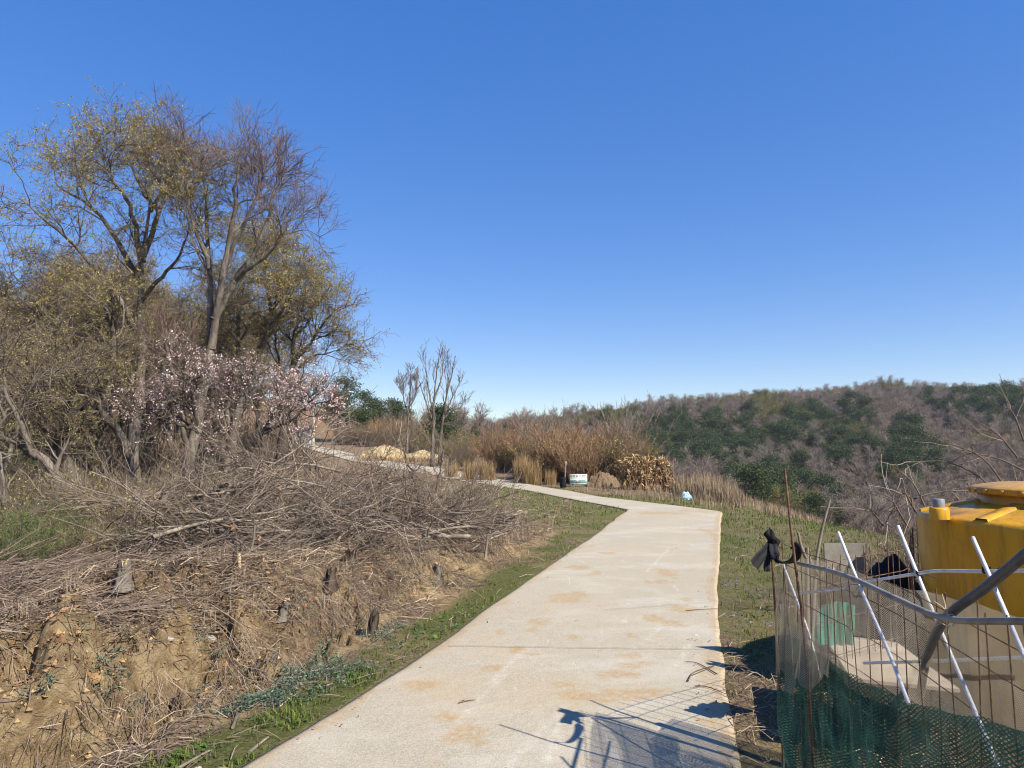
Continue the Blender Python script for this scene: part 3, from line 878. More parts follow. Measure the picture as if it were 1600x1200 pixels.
hero('oak_tree', 'round-crowned olive budding tree at the right end of the wood', 'tree', [
    ([(352, 760, 19), (362, 690, 19), (380, 620, 19), (408, 545, 19), (430, 480, 19), (445, 390, 19)], .17, .012),
    ([(380, 620, 19), (372, 540, 19.4), (378, 460, 19.7), (390, 385, 20)], .10, .010),
    ([(408, 545, 19), (435, 500, 18.6), (455, 455, 18.3), (466, 425, 18.2)], .08, .010),
    ([(365, 680, 19), (340, 600, 19.5), (330, 520, 20), (345, 430, 20.4)], .09, .010),
    ([(425, 490, 19), (415, 430, 18.7), (418, 380, 18.6)], .06, .010),
], BARK3, 203, (10, 7, 5, 3), (1.35, .75, .42, .22), buds=30000, bud=(.025, .058))
hero('oak_tree', 'dark forked tree at the edge of the sky with sparse outstretched right branches', 'tree', [
    ([(440, 690, 20), (448, 640, 20), (455, 580, 20), (460, 525, 20), (475, 470, 20), (482, 440, 20)], .13, .010),
    ([(456, 575, 20), (480, 540, 19.8), (510, 500, 19.6), (532, 480, 19.5)], .07, .010),
    ([(456, 590, 20), (485, 560, 20.2), (515, 552, 20.3), (530, 545, 20.4)], .05, .008),
    ([(460, 525, 20), (485, 500, 20.3), (500, 465, 20.4)], .05, .008),
    ([(452, 610, 20), (435, 560, 20), (428, 500, 20)], .06, .008),
], (M['bark_dark'], M['twig'], M['bud']), 204, (10, 6, 5, 3), (1.1, .7, .4, .2), buds=12000, bud=(.02, .055), t0=.35)
lean = 'leaning trees at the left edge of the wood'
hero('leaning_tree', 'thick tree leaning left with its base hidden in brown undergrowth', 'tree', [
    ([(150, 800, 13), (120, 755, 13), (85, 700, 13), (60, 640, 13), (28, 590, 13), (-20, 550, 13)], .15, .02),
    ([(85, 700, 13), (70, 630, 13.3), (72, 580, 13.5), (55, 500, 13.8)], .08, .012),
    ([(95, 715, 13), (108, 650, 12.8), (118, 600, 12.6), (130, 540, 12.4)], .07, .012),
    ([(60, 640, 13), (30, 620, 12.6), (-20, 600, 12.3)], .06, .010),
], (M['bark_dark'], M['twig'], M['bud']), 205, (8, 6, 4, 3), (1.3, .7, .4, .2), buds=8000, bud=(.014, .036))
hero('leaning_tree', 'slim bent trunk curving up and out of frame at left', 'tree', [
    ([(122, 792, 11.5), (95, 750, 11.5), (60, 715, 11.5), (10, 685, 11.5), (-50, 670, 11.5)], .085, .03),
    ([(60, 715, 11.5), (30, 660, 11.3), (5, 600, 11.2), (-15, 520, 11)], .05, .010),
], (M['bark'], M['twig'], M['bud']), 206, (6, 5, 4, 2), (1.0, .6, .35, .2), buds=2400, bud=(.012, .03))
hero('leaning_tree', 'grey trunk leaning left over the bright green shrub', 'tree', [
    ([(48, 850, 9.6), (28, 810, 9.6), (0, 770, 9.6), (-40, 720, 9.6), (-70, 640, 9.6)], .075, .03),
    ([(0, 770, 9.6), (-10, 700, 9.4), (5, 640, 9.3), (0, 560, 9.2)], .04, .010),
], (M['bark'], M['twig'], M['bud']), 207, (6, 5, 4, 2), (.9, .5, .35, .2), buds=2400, bud=(.012, .03))
hero('blossom_tree', 'spreading pink blossom tree in front of the tall trees', 'tree', [
    ([(402, 775, 12.6), (390, 745, 12.6), (362, 715, 12.5), (325, 690, 12.3), (285, 655, 12.1), (240, 625, 12)], .06, .012),
    ([(396, 755, 12.6), (398, 710, 12.7), (412, 672, 12.8), (440, 632, 12.9), (480, 590, 13)], .05, .010),
    ([(362, 715, 12.5), (352, 672, 12.7), (345, 630, 12.9), (335, 580, 13)], .035, .008),
    ([(325, 690, 12.3), (305, 650, 12), (300, 610, 11.8), (280, 575, 11.7)], .035, .008),
    ([(405, 690, 12.7), (398, 640, 13), (390, 600, 13.1), (400, 570, 13.2)], .03, .008),
    ([(300, 668, 12.1), (262, 660, 11.8), (228, 650, 11.6)], .028, .008),
    ([(412, 672, 12.8), (450, 660, 12.6), (490, 625, 12.5)], .03, .008),
], (M['bark_dark'], M['twig_grey'], M['blossom']), 208, (8, 6, 4, 2), (.62, .42, .28, .15), buds=5600, bud=(.02, .048), leafname='blossom', up=(.06, .05, .04, .03), rmin=.0035, t0=.35, sides=7)
hero('blossom_tree', 'smaller pink blossom sapling by the pale shed', 'tree', [
    ([(478, 716, 17), (471, 690, 17), (464, 662, 17), (470, 625, 17)], .035, .01),
    ([(464, 662, 17), (452, 645, 17), (448, 620, 17), (470, 590, 17)], .03, .01),
    ([(467, 640, 17), (495, 628, 17.2), (515, 630, 17.3)], .02, .006),
], (M['bark_dark'], M['twig_red'], M['blossom']), 209, (7, 5, 4, 2), (.5, .36, .25, .15), up=(.1, .08, .05, .03), buds=900, bud=(.05, .09), leafname='blossom', rmin=.004, t0=.3, sides=7)

# two bare trees standing clear of the mound, and a hazy one
for i, (lab, limbs, sd) in enumerate([
    ('bare forked tree with the wider fan of branches right of the pale mounds', [([(676, 700, 46), (677, 660, 46), (679, 610, 46), (686, 555, 46)], .13, .02), ([(677, 640, 46), (668, 600, 46), (664, 560, 46)], .07, .015), ([(678, 625, 46), (690, 590, 46), (694, 560, 46)], .07, .015), ([(676, 660, 46), (664, 625, 46), (655, 595, 46)], .06, .015)], 221),
    ('slimmer bare leaning tree, right of the wider forked one', [([(688, 690, 47), (694, 645, 47), (702, 600, 47), (712, 556, 47)], .11, .02), ([(696, 635, 47), (700, 590, 47), (700, 560, 47)], .06, .015), ([(694, 645, 47), (708, 620, 47), (716, 600, 47)], .05, .015), ([(692, 655, 47), (706, 642, 47), (718, 638, 47)], .04, .012)], 222),
    ('fuzzy pale twigged tree just left of the two bare trees', [([(636, 690, 55), (638, 650, 55), (640, 620, 55), (642, 583, 55)], .10, .02), ([(638, 650, 55), (630, 620, 55), (628, 600, 55)], .05, .015), ([(639, 640, 55), (650, 615, 55), (652, 597, 55)], .05, .015)], 223)]):
    hero('bare_tree', lab, 'tree', limbs, (M['bark'], M['twig_red'] if i == 2 else M['twig'], None), sd, (5, 4, 2, 0) if i < 2 else (9, 5, 4, 0), (1.25, .7, .45, .2), up=(.22, .16, .1, 0), ang=.5, rmin=.011, wander=.1, t0=.3, sides=6)

# forest trees: a few forms, copied with their parts over the slope
def forest_form(seed, h, spread, leafy, mats, nlimb=7, rm=.009):
    rng = R(seed)
    wood, tw, lf = MB(), MB(), MB()
    tp, tr = grow(np.array([[0, 0, -.2]]), np.array([[rng.normal(0, .1), rng.normal(0, .1), 1]]), h, .013 * h + .02, .012, 14, .07, .04, rng)
    tube(wood, tp, tr, 7)
    P, D, pr, t = kids(tp, tr, nlimb, .42, .92, .62, rng)
    lp, lr = grow(P, D, spread * rng.uniform(.7, 1.2, nlimb) * (1.3 - .6 * t), pr * .6, .012, 9, .1, .07, rng)
    tube(wood, lp, lr, 6)
    allp = np.concatenate([spline(p, 9)[None] for p in tp] + [lp]); allr = np.concatenate([np.interp(np.linspace(0, 1, 9), np.linspace(0, 1, 14), tr[0])[None], lr])
    ends = crown_levels(wood, tw, allp, allr, rng, (7, 5, 4, 2), (spread * .55, spread * .28, .5, .3), rmin=rm, t0=.3, up=(.05, .05, .03, .02))
    if leafy:
        P = np.repeat(ends[rng.integers(0, len(ends), leafy // 4)], 4, 0); leafy = len(P); P = P + rng.normal(0, .04, P.shape)
        leaves(lf, P, rng.uniform(.03, .065, leafy), rng, .1, .6)
    return wood.mesh('trunk', mats[0]), tw.mesh('crown', mats[1]), (lf.mesh('young_leaves', mats[2], False) if leafy else None)

FORMS = [forest_form(301, 8, 2.6, 7000, BARK3), forest_form(302, 9, 2.4, 8000, (M['bark_dark'], M['twig'], M['bud_yellow'])),
         forest_form(303, 7.5, 2.2, 0, (M['bark'], M['twig_red'], None)), forest_form(304, 8.5, 2.8, 9000, (M['bark_dark'], M['twig'], M['bud_yellow'])),
         forest_form(305, 6.5, 2.0, 4000, BARK3), forest_form(306, 9, 2.2, 0, (M['bark'], M['twig'], None))]
FLAB = ['olive budding tree among others on the leafy slope', 'yellow-green budding tree among others on the leafy slope', 'bare reddish-twigged tree among others on the leafy slope',
        'broad yellow-green budding tree on the leafy slope', 'small olive budding tree on the leafy slope', 'bare grey-twigged tree on the leafy slope']
def place_form(f, x, y, s, rz, label, group):
    z = float(G(np.array([x]), np.array([y]))[0])
    root = thing('forest_tree', label, 'tree', (x, y, z), group, rz)
    root.scale = (s, s, s)
    for nm, me in zip(('trunk', 'crown', 'young_leaves'), FORMS[f]):
        if me is not None:
            o = bpy.data.objects.new(nm, me); COL.objects.link(o); o.parent = root
    return root
rng = R(310)
spots = []
tries = 0
while len(spots) < 150 and tries < 20000:
    tries += 1
    y = rng.uniform(15, 72); x = -rng.uniform(.12, .95) * y
    d = float(sdist(np.array([x]), np.array([y]), FOOT)[0])
    if d < 0 or d > 24 or (y < 20 and x > -11):
        continue
    u = 800 + 1080 * x / y
    if u > 470 or (u > 420 and y > 40):
        continue
    if any((x - a) ** 2 + (y - b) ** 2 < (2.0 if y < 30 else 2.3) ** 2 for a, b in spots):
        continue
    spots.append((x, y))
for x, y in spots:
    u = 800 + 1080 * x / y
    f = rng.choice(6, p=[.2, .24, .1, .26, .12, .08])
    z0 = float(G(np.array([x]), np.array([y]))[0])
    top = 1.7 + (695 - np.interp(u, [0, 130, 300, 400, 470], [405, 395, 400, 440, 520]) - rng.uniform(-25, 60)) / 1080 * y
    s = min(rng.uniform(.62, 1.0), (top - z0) / 9.6)
    if s < .16:
        continue
    place_form(int(f), x, y, s, rng.uniform(0, 6.28), FLAB[f], 'trees of the wood on the left slope')
rng = R(311)
for i, u in enumerate(np.linspace(40, 425, 20)):
    D = rng.uniform(21, 29); x = (u - 800) / 1080 * D
    z0 = float(G(np.array([x]), np.array([D]))[0])
    top = 1.7 + (695 - np.interp(u, [0, 130, 300, 380, 430], [400, 392, 400, 400, 460]) - rng.uniform(-12, 40)) / 1080 * D
    f = int(rng.choice([0, 1, 3, 4, 5]))
    place_form(f, x, D, max(.3, (top - z0) / 9.4), rng.uniform(0, 6.28), FLAB[f], 'trees of the wood on the left slope')
for x, y, f, s, lab in [(-13.3, 24.5, 4, .8, 'small olive budding tree between the tall trees and the shed'), (-13.5, 28, 0, .9, 'olive budding tree behind the round-crowned tree'), (-15.5, 33, 3, .85, 'yellow-green tree low behind the blossom'),
                        (-17, 40, 2, .7, 'bare reddish tree behind the blossom near the shed'), (-19.5, 47, 4, .8, 'small olive tree standing left of the shed')]:
    place_form(f, x, y, s, 1.3 * f, lab, None)

# pines behind the shed and along the ridge
def pine_form(seed, h, w, npad, per, size, rm=.02, up=.35, wide=1.):
    rng = R(seed)
    wood, nd = MB(), MB()
    tp, tr = grow(np.array([[0, 0, -.3]]), np.array([[rng.normal(0, .08), rng.normal(0, .08), 1]]), h * .97, .02 * h + .02, .03, 10, .06, .03, rng)
    tube(wood, tp, tr, 6)
    P, D, pr, t = kids(tp, tr, npad, .3, 1, 1.25, rng)
    ln = w * rng.uniform(.55, 1.1, npad) * (1.12 - .75 * np.clip((t - .3) / .7, 0, 1)) * wide
    bp, br = grow(P, D, ln, pr * .4 + .01, rm, 5, .1, .04, rng)
    tube(wood, bp, br, 4)
    c = np.concatenate([bp[:, -1], bp[:, 3], bp[:, 2]])
    c = np.concatenate([c, tp[:, -1]])
    Pn = np.repeat(c, per, 0)
    s = w * .26
    off = rng.normal(0, 1, (len(Pn), 3)) * [s, s, s * .38]
    off[:, 2] += up * s
    leaves(nd, Pn + off, rng.uniform(.6, 1.3, len(Pn)) * size, rng, .15, .5)
    return wood, nd
PINES = []
for sd, h, w in ((321, 6.5, 2.0), (322, 5.5, 1.9), (323, 4.5, 1.7)):
    a, b_ = pine_form(sd, h, w, 26, 36, .24)
    PINES.append((a.mesh('trunk', M['bark_dark']), b_.mesh('crown', M['needle'], False)))
def place_pine(i, x, y, s, rz, label, group):
    z = float(G(np.array([x]), np.array([y]))[0])
    root = thing('pine_tree', label, 'pine tree', (x, y, z), group, rz); root.scale = (s, s, s)
    for nm, me in zip(('trunk', 'crown'), PINES[i]):
        o = bpy.data.objects.new(nm, me); COL.objects.link(o); o.parent = root
for k, (u, v, D, i, lab) in enumerate([(548, 588, 84, 0, 'tallest dark pine at the edge of the wood behind the shed'), (566, 610, 86, 0, 'dark pine just right of the tallest pine behind the shed'), (588, 622, 88, 1, 'dark pine in the middle of the ridge row'), (606, 624, 92, 2, 'low dark pine in the ridge row'),
                                       (622, 632, 90, 1, 'dark pine in the ridge row below the hazy tree'), (645, 640, 95, 2, 'small dark pine near the two bare trees'), (690, 634, 62, 2, 'dark pine standing behind the two bare trees'), (735, 672, 70, 2, 'low dark pine behind the brown shrubs'),
                                       (530, 610, 80, 1, 'dark pine left of the tallest pine behind the shed'), (578, 640, 80, 2, 'dark pine low in front of the ridge row'), (665, 650, 92, 2, 'small dark pine behind the fork of the bare trees')]):
    p = W(u, v, D)
    z = float(G(np.array([p[0]]), np.array([p[1]]))[0])
    h = (6.5, 5.5, 4.5)[i]
    place_pine(i, p[0], p[1], max(.35, min(2.2, (p[2] - z) / h)), k * 1.7, lab, None)

# ---------------------------------------------------------------- shrubs and brush
def shrub_form(seed, h, r, stems, mats, leafy=0, up=.10, lsize=(.03, .07), rm=.004, spread=.35, k=(5, 4)):
    rng = R(seed)
    tw, lf = MB(), MB()
    a = rng.uniform(0, 6.28, stems); q = r * np.sqrt(rng.uniform(0, 1, stems)) * .6
    P = np.stack([q * np.cos(a), q * np.sin(a), np.full(stems, -.1)], 1)
    D = np.stack([np.cos(a) * spread + rng.normal(0, .2, stems), np.sin(a) * spread + rng.normal(0, .2, stems), np.ones(stems)], 1)
    p1, r1 = grow(P, D, h * rng.uniform(.6, 1.1, stems), rm * 2.2, rm, 8, .09, up * .3, rng)
    tube(tw, p1, r1, 3)
    P, D, pr, t = kids(p1, r1, k[0], .2, 1, .55, rng)
    p2, r2 = grow(P, D, h * .38 * rng.uniform(.5, 1.2, len(P)), rm, rm * .8, 5, .1, up, rng)
    tube(tw, p2, r2, 3)
    P, D, pr, t = kids(p2, r2, k[1], .2, 1, .55, rng)
    p3, r3 = grow(P, D, h * .17 * rng.uniform(.5, 1.2, len(P)), rm * .8, rm * .6, 3, .1, up, rng)
    tube(tw, p3, r3, 3)
    if leafy:
        e = np.concatenate([p3[:, 1:].reshape(-1, 3), p2[:, 2:].reshape(-1, 3)])
        leaves(lf, e[rng.integers(0, len(e), leafy)] + rng.normal(0, .03, (leafy, 3)), rng.uniform(*lsize, leafy), rng, .1, .5)
    return tw.mesh('stems', mats[0]), (lf.mesh('leaves', mats[1], False) if leafy else None)
SH = {
    'red': shrub_form(401, 2.4, 1.3, 60, (M['straw_red'], M['leaf_dead']), 900, rm=.008, lsize=(.05, .10)),
    'red2': shrub_form(402, 2.1, 1.4, 60, (M['straw_red'], M['bud']), 500, rm=.008, lsize=(.05, .10)),
    'green': shrub_form(403, 1.9, 1.4, 60, (M['twig'], M['bud']), 1800, rm=.007, lsize=(.05, .12)),
    'grey': shrub_form(404, 3.6, 1.0, 34, (M['twig_grey'], None), 0, rm=.009, spread=.2),
    'brown': shrub_form(405, 1.6, 1.2, 60, (M['twig'], M['leaf_dead']), 500, rm=.007),
    'under': shrub_form(406, .95, .8, 46, (M['twig'], M['bud']), 350, rm=.0035),
    'under2': shrub_form(407, .8, .8, 40, (M['straw'], M['bud']), 380, rm=.0035),
    'bright': shrub_form(408, .75, .7, 40, (M['twig'], M['weed']), 2300, rm=.0035, lsize=(.025, .05)),
    'reed': None,
}
def reed_form(seed, h, r, n, m, w=.012):
    rng = R(seed); mb = MB()
    a = rng.uniform(0, 6.28, n); q = r * np.sqrt(rng.uniform(0, 1, n))
    P = np.stack([q * np.cos(a), q * np.sin(a), np.full(n, -.05)], 1)
    blades(mb, P, h * rng.uniform(.5, 1.1, n), w, rng, .22, 0, .3)
    return mb.mesh('stems', m), None
SH['reed'] = reed_form(409, 1.5, .5, 420, M['straw_gold'], .016)
SH['reed2'] = reed_form(410, 1.0, .7, 420, M['straw'], .016)
def place_shrub(kind, x, y, s, rz, label, group, name='shrub', cat='shrub', sz=None):
    z = float(G(np.array([x]), np.array([y]))[0])
    st, lf = SH[kind]
    o = bpy.data.objects.new(name, st); COL.objects.link(o)
    o.location = (x, y, z); o.rotation_euler = (0, 0, rz); o.scale = (s, s, sz or s)
    tag(o, label, cat, group)
    if lf is not None:
        c = bpy.data.objects.new('leaves', lf); COL.objects.link(c); c.parent = o
    return o
SL = {'red': 'rusty brown leafy shrub in the belt beyond the far road', 'red2': 'reddish-stemmed shrub with olive buds in the belt beyond the far road', 'green': 'olive green shrub in the brush belt beyond the far road',
      'grey': 'tall thin grey saplings standing up out of the brush belt', 'brown': 'dull brown thicket shrub beside the far road', 'reed': 'golden dry reed clump at the foot of the brush belt', 'reed2': 'pale dry grass clump along the far road'}
rng = R(411)
n = 0
while n < 90:
    y = rng.uniform(30, 48); u = rng.uniform(690, 985)
    x = (u - 800) / 1080 * y
    xx, yy = np.array([x]), np.array([y])
    if road_d(xx, yy)[0] < 1.6 or sdist(xx, yy, ROAD_L)[0] > 0 or sdist(xx, yy, CREST)[0] < .3:
        continue
    k = rng.choice(['red', 'red2', 'green', 'grey', 'brown'], p=[.34, .22, .32, .05, .07]) if u > 745 else rng.choice(['brown', 'green', 'red2'], p=[.4, .35, .25])
    place_shrub(k, x, y, rng.uniform(.62, 1.0), rng.uniform(0, 6.28), SL[k], 'brush belt beyond the far road')
    n += 1
n = 0
while n < 46:                                                # thicket on the rise behind the mounds and beside the shed
    y = rng.uniform(56, 92); u = rng.uniform(505, 745)
    x = (u - 800) / 1080 * y
    xx, yy = np.array([x]), np.array([y])
    if road_d(xx, yy)[0] < 3 or sdist(xx, yy, ROAD_L)[0] > 0 or (560 < u < 690 and y < 60):
        continue
    k = rng.choice(['brown', 'green', 'red2', 'grey'], p=[.5, .2, .2, .1])
    place_shrub(k, x, y, rng.uniform(.8, 1.25), rng.uniform(0, 6.28), {'brown': 'dull brown thicket shrub on the rise beside the shed', 'green': 'olive shrub on the rise beside the shed', 'red2': 'reddish shrub on the rise beside the shed', 'grey': 'tall grey saplings on the rise beside the shed'}[k], 'thicket on the rise behind the pale mounds')
    n += 1
for u, v, s in [(735, 741, .8), (762, 743, .8), (818, 748, .95), (832, 750, .8), (860, 752, .5), (705, 735, .7)]:
    D = np.interp(v, [730, 752], [37, 29.5]); p = W(u, v, D)
    place_shrub('reed', p[0], p[1], s, u * .1, SL['reed'], 'golden reed clumps at the foot of the brush belt', 'reed_clump', 'reeds')
for u, D, s, in [(1085, 24, .75), (1100, 23.6, .8), (1115, 23.2, .8), (1130, 23, .7), (1145, 22.7, .55), (1095, 25, .9), (1112, 25, .9), (1128, 24.4, .8), (1070, 26, .8), (1142, 24, .6)]:
    p = W(u, 760, D)
    place_shrub('reed2', p[0], p[1], s, u * .1, 'tan dry grass clump left of the grassy crest', 'dry grass clumps by the crest', 'grass_clump', 'grass')
# undergrowth between the bank top and the wood
rng = R(412)
n = 0
while n < 105:
    y = np.exp(rng.uniform(math.log(6.9), math.log(24))); u = rng.uniform(-60, 480)
    x = (u - 800) / 1080 * y
    xx, yy = np.array([x]), np.array([y])
    if road_d(xx, yy)[0] < 3 or (u > 432 and y > 13) or (y < 12.5 and x > -4.0) or (y < 12 and u > 275) or (y < 8.2 and u > 150 + 60 * (y - 6.9)):
        continue
    k = rng.choice(['under', 'under2', 'bright'], p=[.45, .47, .08]) if u > 120 else rng.choice(['under', 'under2', 'bright'], p=[.5, .25, .25])
    place_shrub(k, x, y, rng.uniform(.5, .95) * (.62 if y < 9 else 1), rng.uniform(0, 6.28), {'under': 'thin olive undergrowth shrub at the foot of the wood', 'under2': 'thin straw-coloured undergrowth shrub at the foot of the wood', 'bright': 'leafy green bramble among undergrowth of the wood'}[k], 'undergrowth shrubs at the foot of the wood')
    n += 1
rng = R(413)
n = 0
while n < 80:                                               # thin scrub on the leafy slope
    y = rng.uniform(15, 60); u = rng.uniform(-20, 428); x = (u - 800) / 1080 * y
    xx, yy = np.array([x]), np.array([y])
    d = sdist(xx, yy, FOOT)[0]
    if d < -1.5 or d > 16:
        continue
    k = rng.choice(['under', 'under2', 'brown'], p=[.5, .3, .2])
    place_shrub(k, x, y, rng.uniform(.9, 1.7), rng.uniform(0, 6.28), {'under': 'thin olive scrub growing up the leafy slope', 'under2': 'straw-coloured scrub growing up the leafy slope', 'brown': 'dull brown scrub growing up the leafy slope'}[k], 'scrub on the leafy slope')
    n += 1
for u, D, s in [(22, 7.4, .62), (62, 7.5, .6), (90, 7.9, .5), (10, 8.4, .7), (45, 7.0, .42), (75, 8.6, .65)]:
    p = W(u, 850, D)
    place_shrub('bright', p[0], p[1], s, u, 'bright green leafy shrub at the left edge under the leaning trunk', 'bright green shrubs at the left edge')
for u, D, s, kd in [(392, 19, 1.2, 'under2'), (405, 22, 1.3, 'brown'), (415, 26, 1.4, 'under'), (425, 19, 1.2, 'under2'), (424, 24, .9, 'brown'), 
                    (400, 30, 1.5, 'under'), (412, 35, 1.7, 'brown'), (425, 38, 1.2, 'under2'), (380, 24, 1.4, 'under2'), (370, 20, 1.3, 'under'), (385, 33, 1.6, 'brown'), (420, 31, 1.4, 'under2')]:
    place_shrub(kd, (u - 800) / 1080 * D, D, s, u, {'under': 'thin olive scrub between the trunks below the shed', 'under2': 'straw-coloured scrub between the trunks below the shed', 'brown': 'dull brown scrub between the trunks below the shed'}[kd], 'scrub between the trunks below the shed')
for u, D, s in [(430, 14.5, 1.1), (450, 15.5, 1.1), (400, 16, 1.2), (500, 22, .8)]:
    p = W(u, 740, D)
    place_shrub('reed2', p[0], p[1], s, u * .3, 'tan dry grass clump behind the brush pile', 'dry grass clumps behind the brush pile', 'grass_clump', 'grass')

# ---------------------------------------------------------------- the wooded hill across the valley
def hill_bare(seed, h, m, w, twm):
    rng = R(seed); mb = MB()
    tp, tr = grow(np.array([[0, 0, -.5]]), np.array([[rng.normal(0, .1), 0, 1]]), h, .16, .04, 7, .05, .03, rng)
    tube(mb, tp, tr, 4, 0)
    P, D, pr, t = kids(tp, tr, 18, .35, .95, .75, rng)
    p1, r1 = grow(P, D, w * rng.uniform(.6, 1.1, 18) * (1.2 - .5 * t), .055, .025, 5, .1, .07, rng); tube(mb, p1, r1, 3, 0)
    P, D, pr, t = kids(p1, r1, 7, .2, 1, .7, rng)
    p2, r2 = grow(P, D, w * .5 * rng.uniform(.5, 1.2, len(P)), .028, .018, 4, .12, .04, rng); tube(mb, p2, r2, 3, 1)
    P, D, pr, t = kids(p2, r2, 7, .1, 1, .6, rng)
    p3, r3 = grow(P, D, w * .27 * rng.uniform(.5, 1.2, len(P)), .017, .011, 2, .1, .06, rng); tube(mb, p3, r3, 3, 1)
    return mb.mesh('hill_tree', [m, twm])
HB = [hill_bare(501, 8, M['bark'], 3.0, M['hill_twig']), hill_bare(502, 7, M['bark'], 2.8, M['hill_twig']), hill_bare(503, 9, M['bark'], 2.8, M['hill_twig']), hill_bare(504, 7, M['bark'], 3.0, M['hill_twig_green'])]
HP = []
for sd in (511, 512, 513):
    a, b_ = pine_form(sd, 7.5, 2.7, 20, 46, .34, .05, wide=1.0)
    mb = MB()
    for q in a.V and zip(a.V, a.Q): pass
    mb.V, mb.Q, mb.QM, mb.T, mb.TM, mb.n = list(a.V), list(a.Q), list(a.QM), list(a.T), list(a.TM), a.n
    for Vv, Qq in zip(b_.V, [b_.Q]):
        mb.add(Vv, Qq[0], 1)
    HP.append(mb.mesh('pine_tree', [M['bark_dark'], M['needle']], False))
def pine_share(x, y):
    u = 800 + 1080 * x / y; v = 695 - (H(x, y) + 5 - 1.7) / y * 1080
    s = .03 + 0 * u
    for (cu, cv, ru, rv, a) in [(1085, 690, 110, 40, .95), (1120, 660, 60, 25, .8), (1330, 690, 150, 30, .7), (1300, 655, 90, 25, .75), (1540, 625, 70, 25, .95), (1480, 610, 50, 15, .5), (1040, 640, 120, 12, .5), (1230, 770, 110, 35, .5), (1400, 700, 70, 30, .6), (1180, 760, 60, 40, .5), (960, 650, 60, 10, .3)]:
        s = np.maximum(s, a * np.exp(-((u - cu) / ru) ** 4 - ((v - cv) / rv) ** 4))
    return np.clip(s * .74 + .4 * (fbm(x / 12, y / 12, 3, 33) - .60), 0, 1)
rng = R(520)
c = []
cand_x = rng.uniform(-45, 190, 90000); cand_y = rng.uniform(72, 226, 90000)
ok = (H(cand_x, cand_y) > -14.6) & (cand_x / cand_y > -.12) & (cand_x / cand_y < .84) & (-sdist(cand_x, cand_y, CREST) > 4)
cand_x, cand_y = cand_x[ok], cand_y[ok]
cell = {}
for x, y in zip(cand_x, cand_y):
    i, j = int(x // 2.2), int(y // 2.2)
    if any((x - a) ** 2 + (y - b) ** 2 < 2.1 ** 2 for di in (-1, 0, 1) for dj in (-1, 0, 1) for a, b in cell.get((i + di, j + dj), ())):
        continue
    cell.setdefault((i, j), []).append((x, y)); c.append((x, y))
c = np.array(c)
isp = rng.uniform(size=len(c)) < pine_share(c[:, 0], c[:, 1])
zc = G(c[:, 0], c[:, 1])
order = np.argsort(c[:, 1])
bare = [i for i in order if not isp[i]]; pine = [i for i in order if isp[i]]
u_all = 800 + 1080 * c[:, 0] / c[:, 1]
def hill_copy(me, name, i, s, label, cat, group):
    o = bpy.data.objects.new(name, me); COL.objects.link(o)
    o.location = (c[i, 0], c[i, 1], zc[i]); o.rotation_euler = (0, 0, rng.uniform(0, 6.28)); o.scale = (s, s, s * rng.uniform(.9, 1.1))
    return tag(o, label, cat, group)
gre = fbm(c[:, 0] / 14, c[:, 1] / 14, 2, 44)
def form_of(i):
    return 3 if gre[i] > .66 else int(rng.integers(0, 3))
for i in bare[:290]:
    f = form_of(i)
    hill_copy(HB[f], 'hill_tree', i, rng.uniform(.45, .72), 'leafless greenish tree on the far wooded hillside' if f == 3 else 'leafless grey-brown tree on the far wooded hillside', 'tree', 'leafless trees on the far hillside')
for i in pine[:290]:
    hill_copy(HP[int(rng.integers(0, 3))], 'pine_tree', i, rng.uniform(.55, .95), 'dark green pine on the far wooded hillside', 'pine tree', 'pines on the far hillside')

